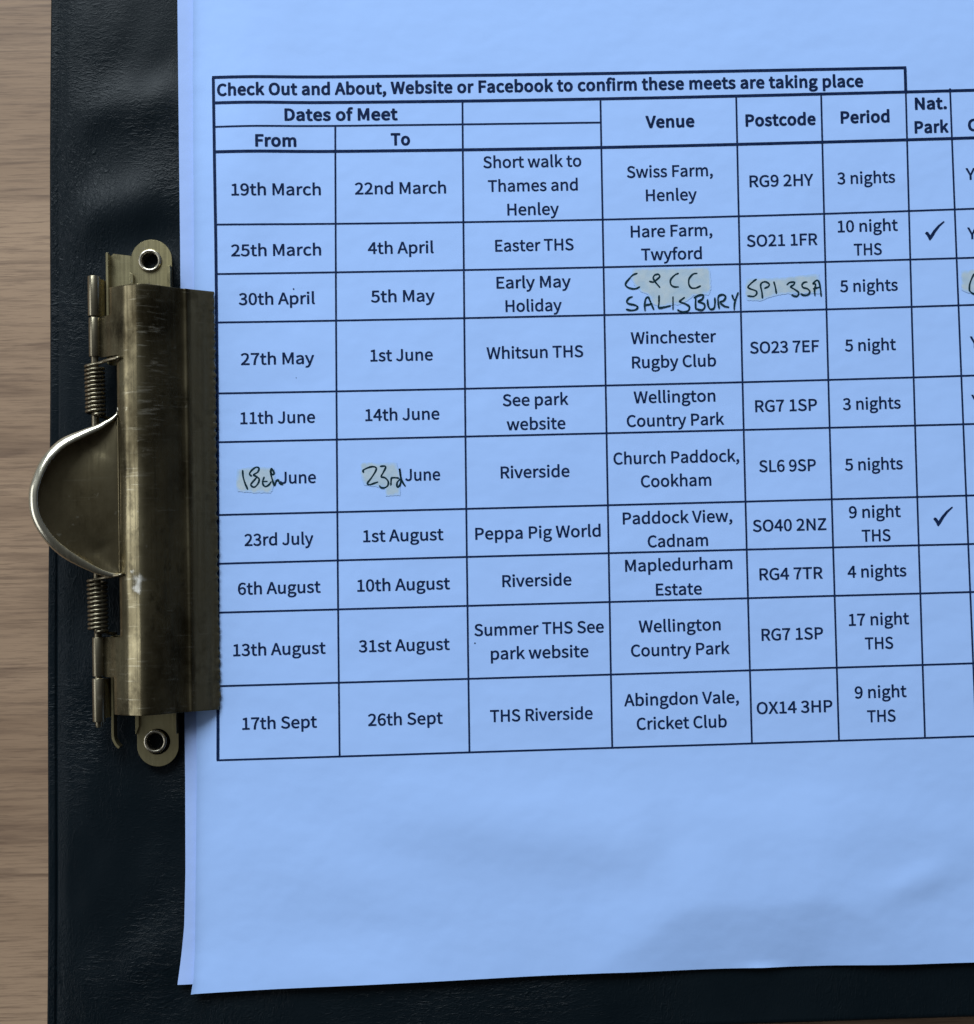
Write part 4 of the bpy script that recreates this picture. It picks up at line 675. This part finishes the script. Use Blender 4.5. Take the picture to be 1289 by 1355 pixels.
'b':{" ":[226,[]],",":[274,[[68,-171,138,-126,183,-62,199,17,191,69,167,102,130,113,99,107,76,87,68,56,76,25,98,5,128,-2,138,-1,126,-51,96,-92,48,-122]]],".":[274,[[125,-12,155,-4,176,18,185,50,176,84,155,106,125,113,95,106,74,84,66,50,74,18,95,-4]]],"A":[571,[[4,0,87,0,151,202,393,202,456,0,544,0,320,660,227,660],[172,267,204,369,227,443,249,517,270,592,274,592,295,517,317,443,340,369,372,267]]],"C":[598,[[339,-12,418,-1,485,32,542,83,496,136,452,96,401,70,343,61,258,80,193,134,152,220,138,332,153,443,195,527,261,580,346,599,398,591,443,569,481,537,526,591,480,630,419,660,345,672,228,648,136,581,74,473,52,330,74,186,134,79,225,11]]],"D":[643,[[91,0,259,0,391,23,487,88,546,192,566,332,546,472,487,575,390,638,256,660,91,660],[174,68,174,592,249,592,351,575,423,525,466,444,481,332,466,221,423,138,351,86,249,68]]],"F":[521,[[91,0,174,0,174,296,426,296,426,366,174,366,174,590,471,590,471,660,91,660]]],"M":[755,[[91,0,166,0,166,366,164,428,160,497,155,560,158,560,212,410,337,67,393,67,517,410,570,560,574,560,569,497,565,428,563,366,563,0,640,0,640,660,540,660,414,307,399,262,384,215,368,169,365,169,349,215,333,262,317,307,191,660,91,660]]],"N":[675,[[91,0,169,0,169,347,168,416,164,485,159,553,163,553,234,417,475,0,560,0,560,660,481,660,481,317,483,247,487,176,493,108,488,108,417,244,176,660,91,660]]],"O":[692,[[334,-12,448,12,537,81,595,189,616,332,595,475,537,581,448,648,334,672,220,648,131,581,73,475,52,332,73,189,131,81,220,12],[334,61,253,80,191,135,152,220,138,332,152,443,191,527,253,580,334,599,415,580,477,527,516,443,530,332,516,220,477,135,415,80]]],"P":[594,[[91,0,174,0,174,263,283,263,382,275,459,312,508,376,526,466,508,557,458,617,380,650,279,660,91,660],[174,330,174,592,268,592,365,581,424,542,443,466,424,389,368,345,272,330]]],"T":[563,[[228,0,312,0,312,590,511,590,511,660,28,660,28,590,228,590]]],"V":[542,[[212,0,308,0,518,660,433,660,327,303,306,229,286,158,263,85,259,85,237,158,217,229,195,303,88,660,1,660]]],"W":[815,[[163,0,262,0,360,398,371,449,383,499,393,548,397,548,408,499,418,449,429,398,529,0,630,0,766,660,687,660,616,301,604,230,592,158,580,86,574,86,559,158,543,230,528,301,436,660,359,660,268,301,252,230,236,158,221,86,218,86,205,158,192,230,178,301,109,660,23,660]]],"a":[531,[[195,-12,254,-2,308,23,357,59,360,59,367,0,435,0,435,301,425,383,395,447,343,487,266,502,190,491,126,467,74,438,105,381,148,406,197,425,252,433,314,415,345,370,353,310,218,286,125,249,71,197,53,127,72,52,122,5],[219,55,175,63,144,87,132,132,153,188,223,229,353,255,353,119,307,83,264,62]]],"b":[580,[[298,-12,378,6,446,57,493,140,511,252,498,355,461,434,400,484,316,502,262,492,210,468,162,433,166,520,166,717,83,717,83,0,149,0,156,50,159,50,204,17,251,-4],[285,58,249,62,208,78,166,108,166,366,211,402,254,425,295,432,371,409,412,347,425,251,407,147,357,81]]],"c":[483,[[276,-12,333,-4,386,17,434,50,398,105,364,81,326,63,283,57,203,80,151,145,131,244,152,343,206,408,285,432,321,427,353,412,383,390,424,444,386,472,340,493,282,502,192,484,117,434,66,353,47,244,64,136,113,55,185,5]]],"d":[582,[[249,-12,306,-2,356,23,398,58,401,58,408,0,475,0,475,717,393,717,393,529,397,445,355,475,311,495,259,502,179,484,112,432,65,351,48,244,62,135,103,55,166,5],[267,58,194,80,148,144,132,245,152,343,202,408,274,432,314,427,353,411,393,381,393,124,352,87,311,65]]],"e":[523,[[281,-12,342,-5,395,13,441,38,412,93,375,72,335,59,290,54,208,75,152,134,128,225,457,225,459,239,460,255,461,272,448,367,410,439,349,485,266,502,184,484,114,433,65,351,47,244,65,136,115,56,189,6],[127,284,152,366,202,418,267,436,333,418,374,367,389,284]]],"f":[317,[[30,422,96,422,96,0,178,0,178,422,282,422,282,489,178,489,178,566,186,619,209,652,248,663,265,661,284,657,303,649,321,713,296,721,268,726,239,728,158,709,112,653,96,567,96,489,30,484]]],"g":[532,[[248,-225,350,-211,428,-175,478,-121,495,-56,476,10,419,48,325,60,229,60,177,67,151,86,143,113,147,137,159,156,175,172,198,163,222,157,247,155,338,176,402,235,426,325,421,365,407,399,386,426,486,426,486,489,316,489,297,495,273,500,247,502,156,480,89,420,64,327,73,272,97,228,128,195,128,192,102,169,82,138,74,101,80,66,95,40,118,21,118,16,79,-16,54,-53,46,-95,72,-166,142,-210],[247,211,195,225,158,265,143,327,157,389,195,428,247,441,300,428,337,389,351,327,337,265,299,225],[259,-168,183,-158,135,-128,118,-83,123,-55,139,-26,167,0,189,-4,211,-7,231,-7,315,-7,370,-13,403,-33,414,-69,395,-117,341,-154]]],"h":[571,[[83,0,166,0,166,355,211,396,253,421,299,429,352,416,382,374,392,299,392,0,474,0,474,310,458,415,409,479,324,502,263,490,209,461,162,420,166,520,166,717,83,717]]],"i":[272,[[83,0,166,0,166,489,83,489],[124,590,153,597,172,616,179,645,172,672,153,691,124,698,96,691,77,672,70,645,77,616,96,597]]],"k":[521,[[83,0,164,0,164,129,256,236,399,0,488,0,303,292,466,489,375,489,167,231,164,231,164,717,83,717]]],"l":[280,[[169,-12,189,-11,204,-8,217,-5,205,59,198,57,193,57,188,57,177,60,169,72,166,92,166,717,83,717,83,97,92,38,120,1]]],"m":[858,[[83,0,166,0,166,355,209,397,250,421,288,429,339,416,369,374,379,299,379,0,461,0,461,355,505,397,546,421,584,429,636,416,666,374,675,299,675,0,757,0,757,310,741,415,692,479,610,502,552,489,499,457,448,408,420,458,377,490,312,502,257,490,206,460,160,418,150,489,83,489]]],"n":[573,[[83,0,166,0,166,355,211,396,253,421,299,429,352,416,382,374,392,299,392,0,474,0,474,310,458,415,409,479,324,502,262,490,208,460,160,418,150,489,83,489]]],"o":[570,[[273,-12,359,5,431,55,480,136,499,244,480,353,431,434,359,484,273,502,187,484,115,434,65,353,47,244,65,136,115,55,187,5],[273,57,199,80,149,145,131,244,149,343,199,408,273,432,347,408,397,343,415,244,397,145,347,80]]],"p":[582,[[83,-206,166,-206,166,-41,163,45,208,14,253,-5,298,-12,378,6,446,57,493,140,511,252,498,355,461,434,400,484,316,502,260,492,208,467,160,432,150,489,83,489],[285,58,249,62,208,78,166,108,166,366,211,402,254,425,295,432,371,409,412,347,425,251,407,147,357,81]]],"r":[373,[[83,0,166,0,166,314,203,380,246,417,288,428,306,427,321,424,336,420,351,491,336,497,319,501,299,502,247,489,199,454,160,400,150,489,83,489]]],"s":[445,[[211,-12,308,8,368,60,388,133,365,207,310,252,240,282,188,303,149,329,134,366,144,402,174,428,225,438,266,432,302,416,336,394,375,446,333,474,282,494,224,502,133,483,76,433,56,363,77,295,131,251,198,221,251,200,293,170,310,129,299,90,267,63,213,52,159,60,112,80,68,111,29,56,81,21,143,-3]]],"t":[363,[[236,-12,267,-9,298,-2,327,6,311,68,293,62,274,57,255,55,210,66,186,98,179,149,179,422,312,422,312,489,179,489,179,627,111,627,102,489,24,484,24,422,97,422,97,151,110,65,154,9]]],"u":[571,[[226,-12,287,-1,340,30,387,77,390,77,396,0,465,0,465,489,383,489,383,142,339,95,297,68,250,59,198,73,168,115,158,189,158,489,76,489,76,179,92,74,141,10]]]}}

def drape(pts, dz):
    return [(x, y, paper_height(x, y) + dz) for x, y in pts]

def ribbon(pts, w, closed_ends=True):
    P = [np.array(q, float) for q in pts]
    L, Rr = [], []
    for i in range(len(P)):
        t = P[min(i + 1, len(P) - 1)] - P[max(i - 1, 0)]
        t = t / (np.linalg.norm(t) + 1e-9); n = np.array([-t[1], t[0]])
        ww = w[i] if isinstance(w, list) else w
        L.append(P[i] + n * ww / 2); Rr.append(P[i] - n * ww / 2)
    n = len(P)
    V = [tuple(q) for q in L] + [tuple(q) for q in Rr]
    F = [(i, n + i, n + i + 1, i + 1) for i in range(n - 1)]
    return V, F

def disc(c, r, n=10):
    V = [(c[0] + r * math.cos(2 * math.pi * k / n), c[1] + r * math.sin(2 * math.pi * k / n)) for k in range(n)]
    return V, [tuple(range(n))]

def ink_obj(name, V2, F, mat, parent, dz):
    V = drape(V2, dz)
    o = mesh_obj(name, V, F, mat, parent, False)
    bm = bmesh.new(); bm.from_mesh(o.data)
    for f in bm.faces:
        f.normal_update()
        if f.normal.z < 0: f.normal_flip()
    bm.to_mesh(o.data); bm.free()
    return o

# rules of the table; crossing rules are laid on 6 micron apart so that no two faces share a plane
rb = []
Vr, Fr = [], []
for k, (w, pts) in enumerate(RULES):
    fine = [np.array(pts[0]) ]
    for a, b in zip(pts[:-1], pts[1:]):
        a, b = np.array(a), np.array(b); m = max(1, int(np.linalg.norm(b - a) / 0.8))
        fine += [a + (b - a) * (i + 1) / m for i in range(m)]
    v, f = ribbon(fine, w * 1.10)
    n = len(Vr)
    Vr += [(x, y, paper_height(x, y) + 0.045 + 0.006 * (k >= 14)) for x, y in v]
    Fr += [tuple(i + n for i in q) for q in f]
grid = mesh_obj('table_grid', Vr, Fr, M_INK, tsheet, False)
bm = bmesh.new(); bm.from_mesh(grid.data)
for f in bm.faces:
    if f.normal.z < 0: f.normal_flip()
bm.to_mesh(grid.data); bm.free()

CAP = 2.36
_tri = {}
def glyph(w, ch):
    if (w, ch) not in _tri:
        adv, cs = GLYPHS[w][ch]
        polys = [[(c[i], c[i + 1]) for i in range(0, len(c), 2)] for c in cs]
        V, E, Fc = [], [], []
        if polys:
            area = lambda p: sum(p[i][0] * p[(i + 1) % len(p)][1] - p[(i + 1) % len(p)][0] * p[i][1] for i in range(len(p))) / 2
            big = max(polys, key=lambda p: abs(area(p))); sg = math.copysign(1, area(big))
            outers = [p for p in polys if area(p) * sg > 0]; holes = [p for p in polys if area(p) * sg <= 0]
            def inside(q, p):
                c = False
                for i in range(len(p)):
                    (x1, y1), (x2, y2) = p[i], p[(i + 1) % len(p)]
                    if (y1 > q[1]) != (y2 > q[1]) and q[0] < (x2 - x1) * (q[1] - y1) / (y2 - y1) + x1: c = not c
                return c
            for o in outers:
                grp = [o] + [h for h in holes if inside(h[0], o)]
                flat = [q for p in grp for q in p]
                tr = tessellate_polygon([[Vector((a, b, 0)) for a, b in p] for p in grp])
                n = len(V); V += flat; Fc += [tuple(i + n for i in t) for t in tr]
        xs = [v[0] for v in V] or [0, adv]
        _tri[(w, ch)] = (adv, V, Fc, min(xs), max(xs))
    return _tri[(w, ch)]

def set_text(s, w, x0, x1, base, name):
    pen = 0; items = []
    for ch in s:
        adv, V, Fc, a, b = glyph(w, ch)
        items.append((pen, V, Fc)); pen += adv
    lo = glyph(w, s[0])[3]
    last = glyph(w, s[-1]); hi = pen - last[0] + last[4]
    sx = (x1 - x0) / (hi - lo); sy = CAP / 678.0
    VV, FF = [], []
    for px, V, Fc in items:
        n = len(VV)
        for gx, gy in V:
            x = x0 + (px + gx - lo) * sx
            y = base[0] * x * x + base[1] * x + base[2] + gy * sy
            VV.append((x, y))
        FF += [tuple(i + n for i in t) for t in Fc]
    o = ink_obj(name, VV, FF, M_INK, tsheet, 0.045)
    if True:              # letters get a stroked outline: hairline for the text face, heavy for the bold
        V2, F2, Z2 = [], [], []
        pen = 0
        for ch in s:
            adv, cs = GLYPHS[w][ch]
            for c in cs:
                P = [(c[i], c[i + 1]) for i in range(0, len(c), 2)]
                W = 37.0 if w == 'b' else 17.0
                for i, (gx, gy) in enumerate(P):
                    hx, hy = P[(i + 1) % len(P)]
                    l = math.hypot(hx - gx, hy - gy) or 1.0
                    nx, ny = -(hy - gy) / l * W, (hx - gx) / l * W
                    quad = [(gx + nx, gy + ny), (gx - nx, gy - ny), (hx - nx, hy - ny), (hx + nx, hy + ny)]
                    dot = [(gx + W * math.cos(k * math.pi / 4), gy + W * math.sin(k * math.pi / 4)) for k in range(8)]
                    for q, dz in ((quad, 0.047 + 0.0012 * (i % 5)), (dot, 0.054 + 0.0012 * (i % 5))):
                        n = len(V2)
                        for a, b in q:
                            x = x0 + (pen + a - lo) * sx
                            y = base[0] * x * x + base[1] * x + base[2] + b * sy
                            V2.append((x, y, paper_height(x, y) + dz))
                        F2.append(tuple(range(n, n + len(q))))
            pen += adv
        me = o.data
        V1 = [(v.co.x / MM, v.co.y / MM, v.co.z / MM - PAGE_Z) for v in me.vertices]
        F1 = [tuple(p.vertices) for p in me.polygons]
        VV, FF = join([(V1, F1), (V2, F2)])
        me.clear_geometry()
        me.from_pydata([(x * MM, y * MM, (z + PAGE_Z) * MM) for x, y, z in VV], [], FF)
        me.update()
    return o
for s, w, x0, x1, base, name in TEXTS:
    set_text(s, w, x0, x1, base, name)

# stray specks of toner
for cx, cy, rr in SPECKS:
    v, f = disc((cx, cy), rr, 7)
    ink_obj('toner_speck', v, f, M_INK, tsheet, 0.058)

for t in TICKS:
    tri = tessellate_polygon([[Vector((a, b, 0)) for a, b in t]])
    ink_obj('tick_mark', t, [tuple(q) for q in tri], M_INK, tsheet, 0.045)

# dried correction fluid with pen writing over it
rnd = random.Random(11)
PLABEL = {'venue': 'correction patch behind the handwritten C & CC SALISBURY', 'postcode': 'correction patch behind the handwritten SP1 3SA', 'from': 'correction patch behind the handwritten 18th',
          'to': 'correction patch behind the handwritten 23rd', 'edge': 'correction patch cut by the right edge of the picture'}
for kz, (key, poly) in enumerate(PATCHES.items()):
    out = []
    for i in range(len(poly)):
        a, b = np.array(poly[i]), np.array(poly[(i + 1) % len(poly)])
        n = max(2, int(np.linalg.norm(b - a) / 0.35))
        for k in range(n):
            q = a + (b - a) * k / n
            out.append((q[0] + rnd.uniform(-.09, .09), q[1] + rnd.uniform(-.09, .09)))
    nO = len(out)
    xs = [q[0] for q in out]; ys = [q[1] for q in out]
    def inside(q):
        c = False
        for i in range(nO):
            (ax, ay), (bx, by) = out[i], out[(i + 1) % nO]
            if (ay > q[1]) != (by > q[1]) and q[0] < (bx - ax) * (q[1] - ay) / (by - ay) + ax: c = not c
        return c
    inner = [(x, y) for x in np.arange(min(xs), max(xs), 0.7) for y in np.arange(min(ys), max(ys), 0.7) if inside((x, y)) and min((x - a) ** 2 + (y - b) ** 2 for a, b in out) > 0.36]
    res = delaunay_2d_cdt([Vector(q) for q in out + inner], [], [list(range(nO))], 1, 1e-4)
    p = ink_obj('correction_patch', [tuple(v) for v in res[0]], [tuple(f) for f in res[2]], M_PATCH, tsheet, 0.066 + 0.002 * kz)
    p['label'] = PLABEL[key]
    ca = p.data.attributes.new('cover', 'FLOAT', 'POINT')
    ca.data.foreach_set('value', [0.0 if i < nO else 1.0 for i in range(len(res[0]))])
    Vh, Fh = [], []
    for si, st in enumerate(HANDWRITING[key]):
        c = catmull(st, 6)
        ww = [0.37 + 0.05 * math.sin(i * 0.5 + si) for i in range(len(c))]
        ww[0] = ww[-1] = 0.29
        for v, f in (ribbon(c, ww), disc(c[0], 0.145), disc(c[-1], 0.145)):
            n = len(Vh)
            z = 0.085 + 0.003 * si + (0.0012 if len(f) == 1 else 0)
            Vh += [(x, y, paper_height(x, y) + z) for x, y in v]
            Fh += [tuple(i + n for i in q) for q in f]
    h = mesh_obj('handwriting', Vh, Fh, M_PEN, p, False)
    bm = bmesh.new(); bm.from_mesh(h.data)
    for f in bm.faces:
        if f.normal.z < 0: f.normal_flip()
    bm.to_mesh(h.data); bm.free()
